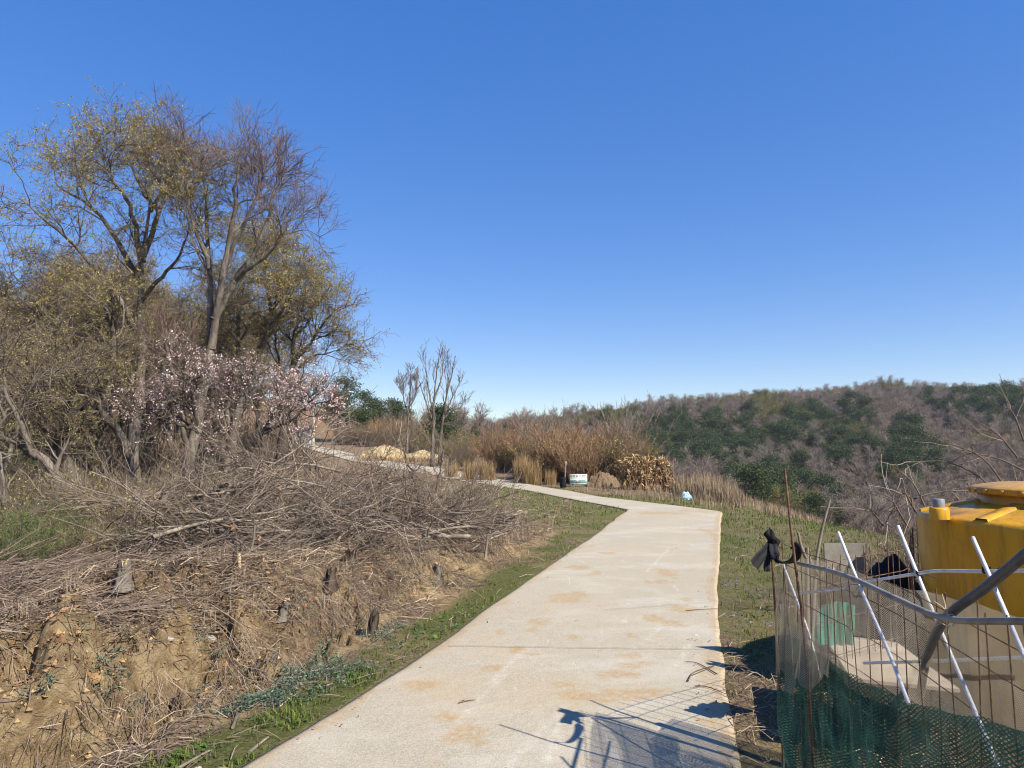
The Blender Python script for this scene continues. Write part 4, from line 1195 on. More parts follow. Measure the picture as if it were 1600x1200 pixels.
def wood_mass(name, label, cat, idx, meshes, form):
    """the rest of the far wood, one object"""
    mb = MB()
    src_objs = []
    groups = {}
    for i in idx:
        groups.setdefault(form(i), []).append(i)
    pts = np.array([[c[i, 0], c[i, 1], zc[i]] for f in groups for i in groups[f]])
    me = bpy.data.meshes.new(name)
    me.vertices.add(len(pts)); me.vertices.foreach_set('co', pts.ravel())
    fi = np.array([f for f in groups for i in groups[f]], np.int32)
    a = me.attributes.new('form', 'INT', 'POINT'); a.data.foreach_set('value', fi)
    a = me.attributes.new('turn', 'FLOAT_VECTOR', 'POINT'); a.data.foreach_set('vector', np.stack([0 * fi, 0 * fi, rng.uniform(0, 6.28, len(fi))], 1).ravel().astype(np.float32))
    a = me.attributes.new('size', 'FLOAT', 'POINT'); a.data.foreach_set('value', rng.uniform(.42, .72, len(fi)).astype(np.float32))
    o = bpy.data.objects.new(name, me); COL.objects.link(o)
    ng = bpy.data.node_groups.new(name, 'GeometryNodeTree')
    ng.interface.new_socket('Geometry', in_out='INPUT', socket_type='NodeSocketGeometry')
    ng.interface.new_socket('Geometry', in_out='OUTPUT', socket_type='NodeSocketGeometry')
    N, Lk = ng.nodes, ng.links
    gi, go = N.new('NodeGroupInput'), N.new('NodeGroupOutput')
    jn = N.new('GeometryNodeJoinGeometry')
    def attr(nm, tp):
        n = N.new('GeometryNodeInputNamedAttribute'); n.data_type = tp; n.inputs['Name'].default_value = nm
        return [s for s in n.outputs if s.enabled and s.name == 'Attribute'][0]
    fo, tu, sz = attr('form', 'INT'), attr('turn', 'FLOAT_VECTOR'), attr('size', 'FLOAT')
    for f in groups:
        src = next(ob for ob in COL.objects if ob.data == meshes[f])
        cmp_ = N.new('FunctionNodeCompare'); cmp_.data_type = 'INT'; cmp_.operation = 'EQUAL'
        ins = [s for s in cmp_.inputs if s.enabled]
        Lk.new(fo, ins[0]); ins[1].default_value = f
        oi = N.new('GeometryNodeObjectInfo'); oi.transform_space = 'ORIGINAL'; oi.inputs['Object'].default_value = src; oi.inputs['As Instance'].default_value = True
        ip = N.new('GeometryNodeInstanceOnPoints')
        Lk.new(gi.outputs[0], ip.inputs['Points']); Lk.new(cmp_.outputs[0], ip.inputs['Selection'])
        Lk.new(oi.outputs['Geometry'], ip.inputs['Instance']); Lk.new(tu, ip.inputs['Rotation']); Lk.new(sz, ip.inputs['Scale'])
        Lk.new(ip.outputs[0], jn.inputs[0])
    Lk.new(jn.outputs[0], go.inputs[0])
    md = o.modifiers.new('copies', 'NODES'); md.node_group = ng
    tag(o, label, cat, kind='stuff')
wood_mass('bare_woods', 'leafless grey-brown woods covering the upper far hillside', 'woods', bare[290:], HB, form_of)
if len(pine) > 290:
    wood_mass('pine_woods', 'dark pine woods on the upper far hillside', 'woods', pine[290:], HP, lambda i: int(rng.integers(0, 3)))
print('hill trees', len(bare), len(pine))

# ---------------------------------------------------------------- the brush pile
def brush_pile():
    rng = R(601)
    mb = MB()
    cx, cy, ax, ay, th = -2.65, 10.2, 3.7, 2.0, .86
    n = 190
    q = np.sqrt(rng.uniform(0, 1, n)); a = rng.uniform(0, 6.28, n)
    lx, ly = q * np.cos(a) * .88, q * np.sin(a) * .9
    x = cx + ax * lx * math.cos(th) - ay * ly * math.sin(th); y = cy + ax * lx * math.sin(th) + ay * ly * math.cos(th)
    dome = .98 * np.sqrt(np.clip(1 - q ** 2, 0, 1)) * (1 - .62 * ss((lx + .15) / .5) + .12 * ss((-.1 - lx) / .4))
    z = H(x, y) + .06 + dome * rng.uniform(0, 1, n) ** .8
    ang = np.where(rng.uniform(size=n) < .6, math.pi + rng.normal(0, .55, n), rng.normal(.1, .7, n))
    D = np.stack([np.cos(ang), np.sin(ang), np.where(lx > -.1, rng.normal(-.04, .12, n), rng.normal(.10, .2, n))], 1)
    P = np.stack([x, y, z], 1) - D * .8
    r0 = np.exp(rng.normal(-4.25, .38, n))
    p1, r1 = grow(P, D, rng.uniform(1.1, 2.3, n) * np.where((x > -1.6) & (D[:, 0] > 0), .6, 1), r0, .006, 12, .11, -.03, rng)
    def lift(p):
        p[..., 2] = np.maximum(p[..., 2], H(p[..., 0], p[..., 1]) + .03)
        return p
    p1 = lift(p1); tube(mb, p1, r1, 6, 0)
    P, D, pr, t = kids(p1, r1, 8, .1, 1, .65, rng)
    p2, r2 = grow(P, D, rng.uniform(.35, 1.0, len(P)), np.maximum(pr * .6, .005), .004, 8, .15, .0, rng)
    p2 = lift(p2); tube(mb, p2, r2, 4, 1)
    P, D, pr, t = kids(p2, r2, 5, .1, 1, .65, rng)
    p3, r3 = grow(P, D, rng.uniform(.2, .7, len(P)), np.maximum(pr * .6, .0035), .0025, 5, .14, .02, rng)
    p3 = lift(p3); tube(mb, p3, r3, 3, 1)
    P, D, pr, t = kids(p3[::2], r3[::2], 3, .1, 1, .7, rng)
    p4, r4 = grow(P, D, rng.uniform(.1, .32, len(P)), .0032, .0022, 3, .14, .02, rng)
    tube(mb, lift(p4), r4, 3, 1)
    tag(mb.build('brush_pile', [M['wood_grey'], M['twig_grey']]), 'long heap of cut grey branches and twigs on the bank', 'brush pile', kind='stuff')
    # dead leaves caught in it
    e = p2[:, 3:6].reshape(-1, 3); k = rng.integers(0, len(e), 1500)
    clump = fbm(e[k, 0] * 1.6, e[k, 1] * 1.6, 2, 8) > .56
    lf = MB(); leaves(lf, e[k][clump] + rng.normal(0, .05, (clump.sum(), 3)), rng.uniform(.03, .08, clump.sum()), rng, .2, .6)
    if lf.n:
        tag(lf.build('caught_leaves', M['leaf_dead'], smooth=False), 'dead brown leaves caught in the brush pile', 'leaves', kind='stuff')
brush_pile()

def cut_branch(label, pts, r0, r1, m, seed, side=5, sl=.5, twl=.25):
    rng = R(seed)
    P = spline([W(*p) for p in pts], 16); P[1:-1] += rng.normal(0, .012, (14, 3))
    P[:, 2] = np.maximum(P[:, 2], H(P[:, 0], P[:, 1]) + r0 * .6)
    c = P[0].copy()
    rad = np.linspace(r0, r1, 16)
    root = thing('cut_branch', label, 'branch', c, 'big cut branches on the brush pile')
    mb = MB(); tube(mb, P - c, rad, 7, cap=True); mb.build('stem', m, root)
    mb = MB()
    q, D, pr, t = kids(P[None], rad[None], side, .3, 1, .6, rng)
    p1, r1_ = grow(q, D, sl * rng.uniform(.5, 1.2, len(q)), np.maximum(pr * .5, .005), .003, 7, .13, .03, rng)
    tube(mb, p1 - c, r1_, 4)
    q, D, pr, t = kids(p1, r1_, 4, .2, 1, .6, rng)
    p2, r2 = grow(q, D, twl * rng.uniform(.5, 1.2, len(q)), .0035, .002, 4, .13, .03, rng)
    tube(mb, p2 - c, r2, 3)
    mb.build('twigs', M['twig_grey'], root)
CB = [('long pale branch lying along the front foot of the brush pile', [(560, 852, 9.0), (610, 838, 9.0), (650, 825, 9.0), (690, 834, 8.9)], .022, .008, 'wood_grey', 4),
      ('pale forked branch arching at the pile front middle', [(600, 850, 9.1), (618, 828, 9.1), (640, 818, 9.2), (665, 822, 9.2)], .018, .006, 'wood_grey', 4),
      ('pale curved branch standing up at the pile left middle', [(480, 800, 9.6), (490, 775, 9.6), (500, 752, 9.6), (498, 728, 9.6)], .020, .008, 'wood_grey', 6),
      ('dark bare branch standing highest out of the pile middle', [(655, 790, 10.6), (645, 745, 10.6), (632, 712, 10.6), (620, 690, 10.6)], .022, .007, 'bark_dark', 8),
      ('dark twiggy branch upright near the right of the pile', [(680, 770, 11.2), (688, 735, 11.2), (692, 705, 11.2)], .018, .007, 'bark_dark', 8),
      ('dark branch pointing up right off the pile', [(668, 800, 10.4), (715, 770, 10.6), (752, 742, 10.8)], .022, .007, 'bark_dark', 6),
      ('pale snapped branch along the upper right of the pile', [(690, 745, 11.5), (735, 755, 11.6), (765, 772, 11.6)], .016, .006, 'wood_grey', 4),
      ('long pale branch lying at the upper left of the pile', [(270, 812, 9.8), (340, 806, 9.8), (400, 800, 9.8), (430, 790, 9.8)], .016, .006, 'wood_grey', 6),
      ('bent pale branch sprawled at the left end of the pile', [(285, 870, 8.6), (300, 845, 8.6), (330, 850, 8.5), (375, 860, 8.4)], .016, .006, 'wood_grey', 8),
      ('dark branch with fine twigs at the right tip of the pile', [(735, 800, 11.2), (775, 780, 11.4), (812, 768, 11.5)], .018, .006, 'bark_dark', 9),
      ('pale branch hanging off the pile towards the grass', [(520, 835, 8.9), (560, 815, 9.0), (600, 795, 9.2), (620, 775, 9.3)], .020, .007, 'wood_grey', 7),
      ('grey stick lying down the bank below the tall stake', [(430, 900, 6.6), (400, 925, 6.3), (345, 955, 5.8)], .012, .006, 'wood_grey', 3)]
for i, (lab, pts, r0, r1, m, sd) in enumerate(CB):
    cut_branch(lab, pts, r0, r1, M[m], 620 + i, sd)

# ---------------------------------------------------------------- stumps and stakes on the bank
def stump(name, label, u, v, D, h, r, m, seed, jag=.5, lean=(0, 0), hollow=False, cat='stump', splinters=0, top=None):
    p = W(u, v, D); z = float(G(np.array([p[0]]), np.array([p[1]]))[0])
    rng = R(seed)
    h, r = h * (.8 if cat == 'stump' else 1), r * .88
    root = thing(name, label, cat, (p[0], p[1], z))
    mb = MB(); n, k = 20, 9
    th = np.arange(n) * 2 * np.pi / n
    ri = r * (1 + .22 * (fbm(np.cos(th) * 1.5 + seed, np.sin(th) * 1.5, 2, seed) - .5) * 2)
    hh = h * (1 - jag * rng.uniform(0, 1, n) ** 1.5)
    V = np.zeros((k, n, 3))
    for j in range(k):
        f = j / (k - 1)
        rr = ri * (1 + .8 * (1 - f) ** 3) * (1 + .14 * rng.normal(size=n) * (f > 0))
        zz = -.08 + (hh + .08) * f
        V[j] = np.stack([rr * np.cos(th) + lean[0] * zz, rr * np.sin(th) + lean[1] * zz, zz], 1)
    grid(mb, np.concatenate([V, V[:, :1]], 1)[:, ::-1][:, ::-1])
    mb.build('bark', m, root)
    mb = MB()
    inner = V[-1].copy(); ctr = inner.mean(0); dep = h * (.35 if hollow else .03)
    mid = ctr + (inner - ctr) * .6; mid[:, 2] -= dep * rng.uniform(.5, 1.2, n)
    mb.add(np.concatenate([inner * [.995, .995, 1], mid, [ctr - [0, 0, dep]]]), [[i, (i + 1) % n, n + (i + 1) % n, n + i] for i in range(n)])
    mb.T.append(np.array([[n + i, n + (i + 1) % n, 2 * n] for i in range(n)]) + mb.n - (2 * n + 1)); mb.TM.append(np.zeros(n, int))
    mb.build('cut_face', top or M['wood_pale'], root)
    for i in range(splinters):
        a = rng.uniform(0, 6.28)
        c = np.array([r * 1.25 * math.cos(a), r * 1.25 * math.sin(a), 0])
        mb = MB(); tube(mb, np.array([c - [0, 0, .05], c * .9 + [0, 0, h * .5], c * .7 + [0, 0, h * rng.uniform(.8, 1.1)]]), np.array([.02, .016, .006]) * r / .1, 5, cap=True)
        mb.build('splinter', M['wood_grey'], root)
    return root
stump('tree_stump', 'broad dark hollow stump with torn bark left of the tall stake', 302, 898, 6.7, .30, .105, M['wood_dark'], 701, .35, hollow=True, splinters=3, top=M['wood_dark'])
stump('tree_stump', 'low ragged stump at the edge of the earth bank, left', 192, 960, 5.5, .20, .05, M['bark'], 702, .5)
stump('tree_stump', 'leaning split grey stump above the earth bank edge', 218, 935, 5.9, .19, .036, M['bark_dark'], 703, .6, (-.3, 0), splinters=2)
stump('tree_stump', 'black charred twisted stump on the dry bank slope', 580, 938, 6.3, .33, .045, M['wood_dark'], 704, .55, (.18, 0), splinters=2, top=M['wood_dark'])
stump('tree_stump', 'short black stump up the bank from the twisted one', 516, 908, 6.9, .17, .05, M['wood_dark'], 705, .5, (.1, 0), top=M['wood_dark'])
stump('tree_stump', 'small dark stump under the front of the brush pile', 548, 882, 7.6, .20, .06, M['wood_dark'], 706, .5, top=M['wood_dark'])
stump('tree_stump', 'grey lichened stump on the grass before the pile', 685, 872, 8.6, .24, .045, M['bark'], 707, .3)
stump('tree_stump', 'small grey stump on the bare earth lip', 445, 935, 6.2, .14, .035, M['bark'], 708, .4, (.2, 0))
stump('tree_stump', 'pale sawn stump low in the brush at left', 240, 870, 7.6, .16, .06, M['wood_grey'], 709, .2)

def stick(name, label, cat, pts, r0, r1, m, seed=1, group=None, n=10, forks=(), sides=7, cap=True):
    """a stake or stick through photo points; it stands in the ground where it starts"""
    P = spline([W(*p) for p in pts], n)
    c = P[0].copy()
    root = thing(name, label, cat, c, group)
    mb = MB(); tube(mb, P - c, np.linspace(r0, r1, n), sides, cap=cap); mb.build('stem', m, root)
    for f in forks:
        Q = spline([W(*p) for p in f], 7)
        mb = MB(); tube(mb, Q - c, np.linspace(r1 * 1.1, r1 * .6, 7), sides, cap=True); mb.build('fork', m, root)
    return root
stick('wooden_stake', 'tall dark weathered stake standing on the bank top', 'stake', [(366, 930, 6.4), (366, 890, 6.4), (367, 862, 6.4)], .022, .018, M['wood_dark'])
stick('wooden_stake', 'pale debarked stake close behind the dark stake', 'stake', [(372, 920, 6.45), (374, 890, 6.45), (373, 865, 6.45)], .02, .016, M['wood_pale'])
stick('wooden_stake', 'thin pale stick stuck upright at the bank edge', 'stick', [(358, 978, 5.75), (360, 950, 5.75), (360, 918, 5.8)], .008, .006, M['wood_grey'])
stick('wooden_stake', 'pale broken stake standing at the pile right foot', 'stake', [(758, 872, 8.8), (760, 855, 8.8), (762, 838, 8.8)], .018, .014, M['wood_grey'], forks=([(762, 842, 8.8), (772, 833, 8.8), (780, 830, 8.8)],))
stick('wooden_stake', 'short sawn stick in the brush right of the hollow stump', 'stick', [(392, 860, 7.2), (396, 845, 7.2), (398, 820, 7.2)], .012, .008, M['wood_grey'])
for lab, pts in [('pale stick lying across the verge grass near the road', [(390, 1158, 3.95), (405, 1140, 4.05), (420, 1125, 4.15)]), ('long grey stick lying along the verge at lower left', [(245, 1185, 3.62), (290, 1155, 3.8), (330, 1135, 3.98)]),
                 ('short pale stick lying on the verge earth', [(500, 1050, 4.95), (520, 1044, 5.05)]), ('thin grey stick lying low on the bank below the mugwort', [(365, 1098, 4.3), (372, 1060, 4.5), (370, 1040, 4.6)])]:
    q = [W(*p) for p in pts]
    P = spline(q, 8); P[:, 2] = G(P[:, 0], P[:, 1]) + .014
    root = thing('fallen_stick', lab, 'stick', P[0]); mb = MB(); tube(mb, P - P[0], np.linspace(.011, .006, 8), 6, cap=True); mb.build('stem', M['wood_grey'], root)
# stones in the earth
def stone(label, u, v, D, s, seed, m='stone'):
    p = W(u, v, D); z = float(G(np.array([p[0]]), np.array([p[1]]))[0])
    rng = R(seed); mb = MB()
    th = np.linspace(0, 2 * np.pi, 13)[:-1]; V = []
    for f in np.linspace(-.5, 1.45, 6):
        V.append(np.stack([np.cos(th) * math.cos(f), np.sin(th) * math.cos(f) * .8, np.full(12, math.sin(f) * .7)], 1) * s)
    V = np.array(V); n = fbm(V[..., 0] / s + seed, V[..., 1] / s + V[..., 2] / s, 2, seed)
    V *= (.75 + .5 * n)[..., None]
    grid(mb, np.concatenate([V, V[:, :1]], 1))
    o = mb.build('stone', M[m], loc=(p[0], p[1], z + s * .1)); tag(o, label, 'stone')
stone('round pale stone on the bank lip below the tall stake', 330, 961, 5.7, .045, 801)
stone('small pale stone in the middle of the earth bank', 265, 985, 5.0, .03, 802)
stone('flat brown stone jutting from the earth bank', 152, 1040, 4.35, .05, 803, 'clod')
stone('small tan stone at the bottom left bank corner', 20, 1192, 3.65, .04, 804)
stone('ochre earth lump on the verge by the road', 348, 1168, 3.75, .035, 805, 'clod')
stone('tan stone in the verge grass below the bank', 310, 1168, 3.75, .03, 806)

# ---------------------------------------------------------------- netted enclosure on the right
def steel(name, col, rough=.45, metal=.0, bump=.0):
    a = np.array(col)
    return mat(name, [tuple(a * .6), tuple(a), tuple(np.minimum(a * 1.3, .9))], scale=14, rough=rough, metal=metal, bump=bump, bscale=60, spec=.4)
M['rust'] = mat('rust', [(.07, .04, .027), (.15, .085, .055), (.25, .16, .11)], scale=30, rough=.9, bump=.001)
M['pipe_grey'] = steel('pipe_grey', (.25, .235, .205), .6, .1)
M['pipe_dark'] = steel('pipe_dark', (.085, .085, .09), .45)
M['pipe_white'] = mat('pipe_white', [(.40, .40, .39), (.58, .58, .57), (.70, .70, .69)], scale=20, rough=.35, spec=.5)
M['black_plastic'] = mat('black_plastic', [(.008, .008, .010), (.014, .014, .017), (.02, .02, .024)], scale=9, rough=.7, spec=.12, bump=.006, bscale=18)
M['tie'] = mat('tie', [(.02, .02, .02), (.04, .04, .04)], scale=9, rough=.6)
M['twine'] = mat('twine', [(.45, .38, .24), (.6, .52, .36)], scale=9)

def net_material(name, cols, pitch, width, base_a, thick, rough=.7, noise_sc=5., trans=.35):
    """knitted net: strands by the sheet's own coordinates, open between them"""
    m = mat(name, cols, scale=6, rough=rough, spec=.2)
    nt = m.node_tree; N, Lk = nt.nodes, nt.links
    at = N.new('ShaderNodeAttribute'); at.attribute_name = 'netuv'
    sp = N.new('ShaderNodeSeparateXYZ'); Lk.new(at.outputs['Vector'], sp.inputs[0])
    def mth(op, a, b_=None):
        n = N.new('ShaderNodeMath'); n.operation = op
        for i, q in enumerate((a, b_)):
            if q is None: continue
            if isinstance(q, (int, float)): n.inputs[i].default_value = q
            else: Lk.new(q, n.inputs[i])
        return n.outputs[0]
    s = mth('ADD', sp.outputs[0], sp.outputs[1]); d = mth('SUBTRACT', sp.outputs[0], sp.outputs[1])
    nz = N.new('ShaderNodeTexNoise'); nz.inputs['Scale'].default_value = 9; nz.inputs['Detail'].default_value = 3
    Lk.new(at.outputs['Vector'], nz.inputs['Vector'])
    wob = mth('MULTIPLY', mth('SUBTRACT', nz.outputs[0], .5), pitch * 1.6)
    def line(c):
        f = mth('FRACT', mth('DIVIDE', mth('ADD', c, wob), pitch))
        a = mth('ABSOLUTE', mth('SUBTRACT', f, .5))
        r = N.new('ShaderNodeMapRange'); r.inputs['From Min'].default_value = .5 - width; r.inputs['From Max'].default_value = .5 - width * .7
        Lk.new(a, r.inputs['Value']); return r.outputs[0]
    al = mth('MAXIMUM', line(s), line(d))
    n2 = N.new('ShaderNodeTexNoise'); n2.inputs['Scale'].default_value = noise_sc; n2.inputs['Detail'].default_value = 4
    Lk.new(at.outputs['Vector'], n2.inputs['Vector'])
    r = N.new('ShaderNodeMapRange'); r.inputs['From Min'].default_value = .35; r.inputs['From Max'].default_value = .68
    r.inputs['To Min'].default_value = base_a; r.inputs['To Max'].default_value = thick
    Lk.new(n2.outputs[0], r.inputs['Value'])
    al = mth('MINIMUM', mth('MAXIMUM', mth('MULTIPLY', al, .94), r.outputs[0]), 1.0)
    b = N['Principled BSDF']
    col = b.inputs['Base Color'].links[0].from_socket
    tr = N.new('ShaderNodeBsdfTranslucent'); Lk.new(col, tr.inputs[0])
    ms = N.new('ShaderNodeMixShader'); ms.inputs[0].default_value = trans
    Lk.new(b.outputs[0], ms.inputs[1]); Lk.new(tr.outputs[0], ms.inputs[2])
    tp = N.new('ShaderNodeBsdfTransparent'); mx = N.new('ShaderNodeMixShader')
    Lk.new(al, mx.inputs[0]); Lk.new(tp.outputs[0], mx.inputs[1]); Lk.new(ms.outputs[0], mx.inputs[2])
    Lk.new(mx.outputs[0], N['Material Output'].inputs[0])
    return m
M['net_grey'] = net_material('net_grey', [(.22, .195, .15), (.31, .275, .215), (.40, .36, .29)], .0095, .145, .07, .24, trans=.5)
M['net_green'] = net_material('net_green', [(.016, .056, .042), (.03, .095, .07), (.052, .15, .115)], .0135, .20, .0, .22, trans=.25)

def net_sheet(name, m, top, bot, n, k, fold, seed, sag=0., parent=None, label=None, cat=None, shear=0.):
    T, B = spline(top, n), spline(bot, n)
    L = np.concatenate([[0], np.cumsum(np.linalg.norm(np.diff(T, axis=0), axis=1))])
    f = np.linspace(0, 1, k)[:, None, None]
    V = T[None] * (1 - f) + B[None] * f
    s = np.linalg.norm(B - T, axis=1)[None] * f[..., 0]
    d = norm(np.gradient(T, axis=0)); nrm = norm(np.cross(d, [0, 0, 1.]))
    u = L[None] + 0 * s
    w = (fbm(u * 5 + shear * s, s * 1.4, 3, seed) - .5) * 2 + .55 * (fbm(u * 15 + 2 * shear * s, s * 2.5, 2, seed + 5) - .5) * 2
    V = V + nrm[None] * (fold * w * np.minimum(1, .15 + 2.5 * f[..., 0]))[..., None]
    V[..., 2] += .3 * fold * (fbm(u * 7, s * 7, 2, seed + 9) - .5) - sag * np.sin(np.linspace(0, np.pi, n))[None] * (1 - f[..., 0])
    mb = MB(); grid(mb, V)
    o = mb.build(name, m, parent)
    a = o.data.attributes.new('netuv', 'FLOAT_VECTOR', 'POINT')
    a.data.foreach_set('vector', np.stack([u * (.55 if m is M['net_green'] else 1), s, 0 * u], -1).reshape(-1).astype(np.float32))
    if label: tag(o, label, cat)
    return o

# wire mesh fence: the side along the road and the side running back behind the tank
def A_line(y):                       # plan of the roadside run
    return np.interp(y, [-1, 1.0, 1.8, 2.6, 3.3, 3.75], [1.0, 1.26, 1.345, 1.38, 1.41, 1.43])
def B_line(x):
    return np.interp(x, [1.43, 1.66, 2.57, 3.2, 4.4], [3.75, 3.95, 4.55, 5.6, 6.1])
fence = thing('wire_fence', 'rusty wire mesh fence along the road edge, netted over', 'fence', (1.43, 3.75, 0))
FO = np.array([1.43, 3.75, 0])
def rods(parent, pts_list, r, name, m, sides=5):
    for P in pts_list:
        P = np.asarray(P, float); mb = MB(); tube(mb, P - FO, np.full(len(P), r), sides, cap=True); mb.build(name, m, parent)
rng = R(902)
ys = np.arange(3.72, .9, -.095)
rods(fence, [[(A_line(y), y, -.05), (A_line(y) + rng.normal(0, .008), y + rng.normal(0, .008), .6), (A_line(y) + rng.normal(0, .012), y + rng.normal(0, .012), 1.20 + .05 * (y < 2.4) + rng.normal(0, .012))] for y in ys], .0021, 'vertical_wire', M['rust'])
yy = np.linspace(3.74, .85, 26)
rods(fence, [[(A_line(y) + .004, y, z + .02 * math.sin(3 * y) - .02 * (3.74 - y)) for y in yy] for z in (.2, .35, .5, .65, .80, .95, 1.10, 1.20)], .0019, 'horizontal_wire', M['rust'])
back_fence = thing('wire_fence', 'rusty wire mesh running back from the corner to behind the tank', 'fence', (1.43, 3.75, 0))
xs = np.arange(1.50, 4.3, .07)
rods(back_fence, [[(x, B_line(x), -.1), (x + rng.normal(0, .006), B_line(x), 1.07 + .03 * rng.normal())] for x in xs], .0026, 'vertical_wire', M['rust'])
xx = np.linspace(1.45, 4.3, 20)
rods(back_fence, [[(x, B_line(x) - .004, z) for x in xx] for z in (.3, .5, .7, .9, 1.03)], .0024, 'horizontal_wire', M['rust'])
# the rail over the top of the roadside run
stick('rail_pipe', 'grey steel rail pipe bending along the fence top under net', 'pipe', [(1246, 880, 3.35), (1290, 890, 2.95), (1335, 905, 2.62), (1400, 935, 2.3), (1480, 967, 2.05), (1600, 971, 1.75), (1760, 985, 1.45)], .0095, .0095, M['pipe_grey'], n=24, sides=12)
stick('diagonal_pipe', 'dark grey pipe slanting down across the yellow tank', 'pipe', [(1438, 1085, 2.62), (1448, 1030, 2.42), (1476, 968, 2.16), (1540, 918, 1.98), (1600, 868, 1.84), (1680, 800, 1.68)], .014, .014, M['pipe_dark'], n=20, sides=12)
# thin pale poles tied in a lattice
lat = [('leftmost short pale pole, at the netted corner', [(1282, 1060, 3.3), (1262, 985, 3.42), (1222, 878, 3.68)]),
       ('pale lattice pole crossing the netted rail, left of the tank', [(1420, 1100, 2.3), (1385, 1010, 2.5), (1343, 915, 2.75), (1310, 832, 2.98)]),
       ('longest pale lattice pole, in front of the tank left edge', [(1560, 1200, 1.98), (1525, 1115, 2.1), (1455, 950, 2.36), (1403, 822, 2.6)]),
       ('pale lattice pole standing in front of the tank middle', [(1650, 1140, 1.75), (1600, 1025, 1.86), (1565, 943, 1.99), (1520, 840, 2.18)])]
for lab, pts in lat:
    stick('pale_pole', lab, 'pole', pts, .0062, .0062, M['pipe_white'], group='pale lattice poles', n=12, sides=10)
stick('pale_crossbar', 'upper pale crossbar tied over the lattice poles', 'pole', [(1248, 927, 3.42), (1315, 920, 2.98), (1345, 911, 2.78), (1435, 896, 2.45), (1470, 892, 2.32), (1540, 893, 2.12), (1680, 890, 1.8)], .0058, .0058, M['pipe_white'], n=22, sides=10)
stick('pale_crossbar', 'lower pale crossbar behind the grey net', 'pole', [(1350, 1036, 2.75), (1455, 1033, 2.42), (1530, 1030, 2.2), (1640, 1026, 1.92)], .0058, .0058, M['pipe_white'], n=12, sides=10)
def wrap(label, u, v, D, r, seed, m='tie', ends=4):
    rng = R(seed); c = W(u, v, D); root = thing('wire_tie', label, 'tie', c)
    t = np.linspace(0, 6 * np.pi, 40)
    mb = MB(); tube(mb, np.stack([r * np.cos(t), r * .8 * np.sin(t), r * .5 * np.sin(t * .33 + 1) + .006 * np.cos(t * 2)], 1), np.full(40, .0022), 4); mb.build('coil', M[m], root)
    mb = MB()
    p, rr = grow(np.zeros((ends, 3)), rng.normal(size=(ends, 3)) * [1, .5, 1] - [0, 0, .4], rng.uniform(.03, .09, ends), .0016, .001, 7, .25, -.05, rng)
    tube(mb, p, rr, 3); mb.build('loose_end', M[m], root)
wrap('black wire tie where the first crossbar joint meets a pole', 1437, 897, 2.45, .011, 911)
wrap('black wire tie on the lattice crossing before the tank middle', 1542, 892, 2.11, .012, 912)
wrap('black wire tie at the crossing left of the tank', 1344, 913, 2.76, .010, 913)
wrap('pale twine knot where the dark pipe meets the rail', 1478, 968, 2.1, .022, 914, 'twine', 7)
# rods and sticks at the corner
stick('rebar_rod', 'tall thin rusty rod standing at the netted corner', 'rod', [(1276, 1265, 3.28), (1257, 1000, 3.25), (1240, 862, 3.22), (1232, 790, 3.22), (1226, 733, 3.22)], .0065, .006, M['rust'], n=14, sides=8)
stick('rebar_rod', 'short rusty rod tip poking out of the black plastic knot', 'rod', [(1226, 1235, 3.74), (1214, 1000, 3.73), (1203, 824, 3.72)], .006, .006, M['rust'], n=8, sides=8)
stick('wooden_stick', 'slender leaning stick inside the fence corner', 'stick', [(1268, 1000, 3.75), (1275, 885, 3.75), (1284, 830, 3.75), (1297, 780, 3.75)], .011, .006, M['wood_grey'])
stick('wooden_stick', 'forked pale stick inside the fence corner', 'stick', [(1262, 1100, 3.65), (1261, 960, 3.65), (1261, 855, 3.65)], .014, .010, M['wood_grey'], forks=([(1260, 872, 3.65), (1252, 855, 3.65), (1247, 832, 3.65)], [(1262, 868, 3.65), (1270, 885, 3.7), (1280, 900, 3.75)]))
stick('wooden_post', 'brown fence post inside the green net at the corner', 'post', [(1268, 1270, 3.74), (1262, 1180, 3.75), (1256, 1050, 3.78), (1253, 960, 3.8)], .03, .026, M['wood_dark'], n=8, sides=10)
# netting
AT = lambda y, z, off=.014: np.array([A_line(y) + off, y, z])
gtop = [(3.78, 1.09), (3.4, 1.15), (3.0, 1.185), (2.6, 1.19), (2.2, 1.225), (1.9, 1.235), (1.6, 1.26), (1.0, 1.27)]
grn = [(3.60, .745), (3.3, .76), (3.1, .765), (2.8, .78), (2.5, .82), (2.2, .885), (1.8, .965), (1.0, 1.02)]
net_sheet('grey_net', M['net_grey'], [AT(y, z) for y, z in gtop], [AT(y, z - .07, .02) for y, z in [(3.78, .62)] + grn[1:]], 170, 60, .035, 921, label='weathered grey netting slung over the roadside fence', cat='netting')
net_sheet('green_net', M['net_green'], [AT(y, z, -.03) for y, z in grn], [AT(y, -.03, -.09) for y, z in grn], 260, 90, .10, 922, label='dark green knitted netting draped down the roadside fence', cat='netting', shear=-1.6)
gn = bpy.data.objects['green_net']
net_sheet('inner_fold', M['net_green'], [AT(y, z - .01, -.005) for y, z in grn], [AT(y, .02, -.02) for y, z in grn], 160, 50, .08, 925, shear=1.1, parent=gn)
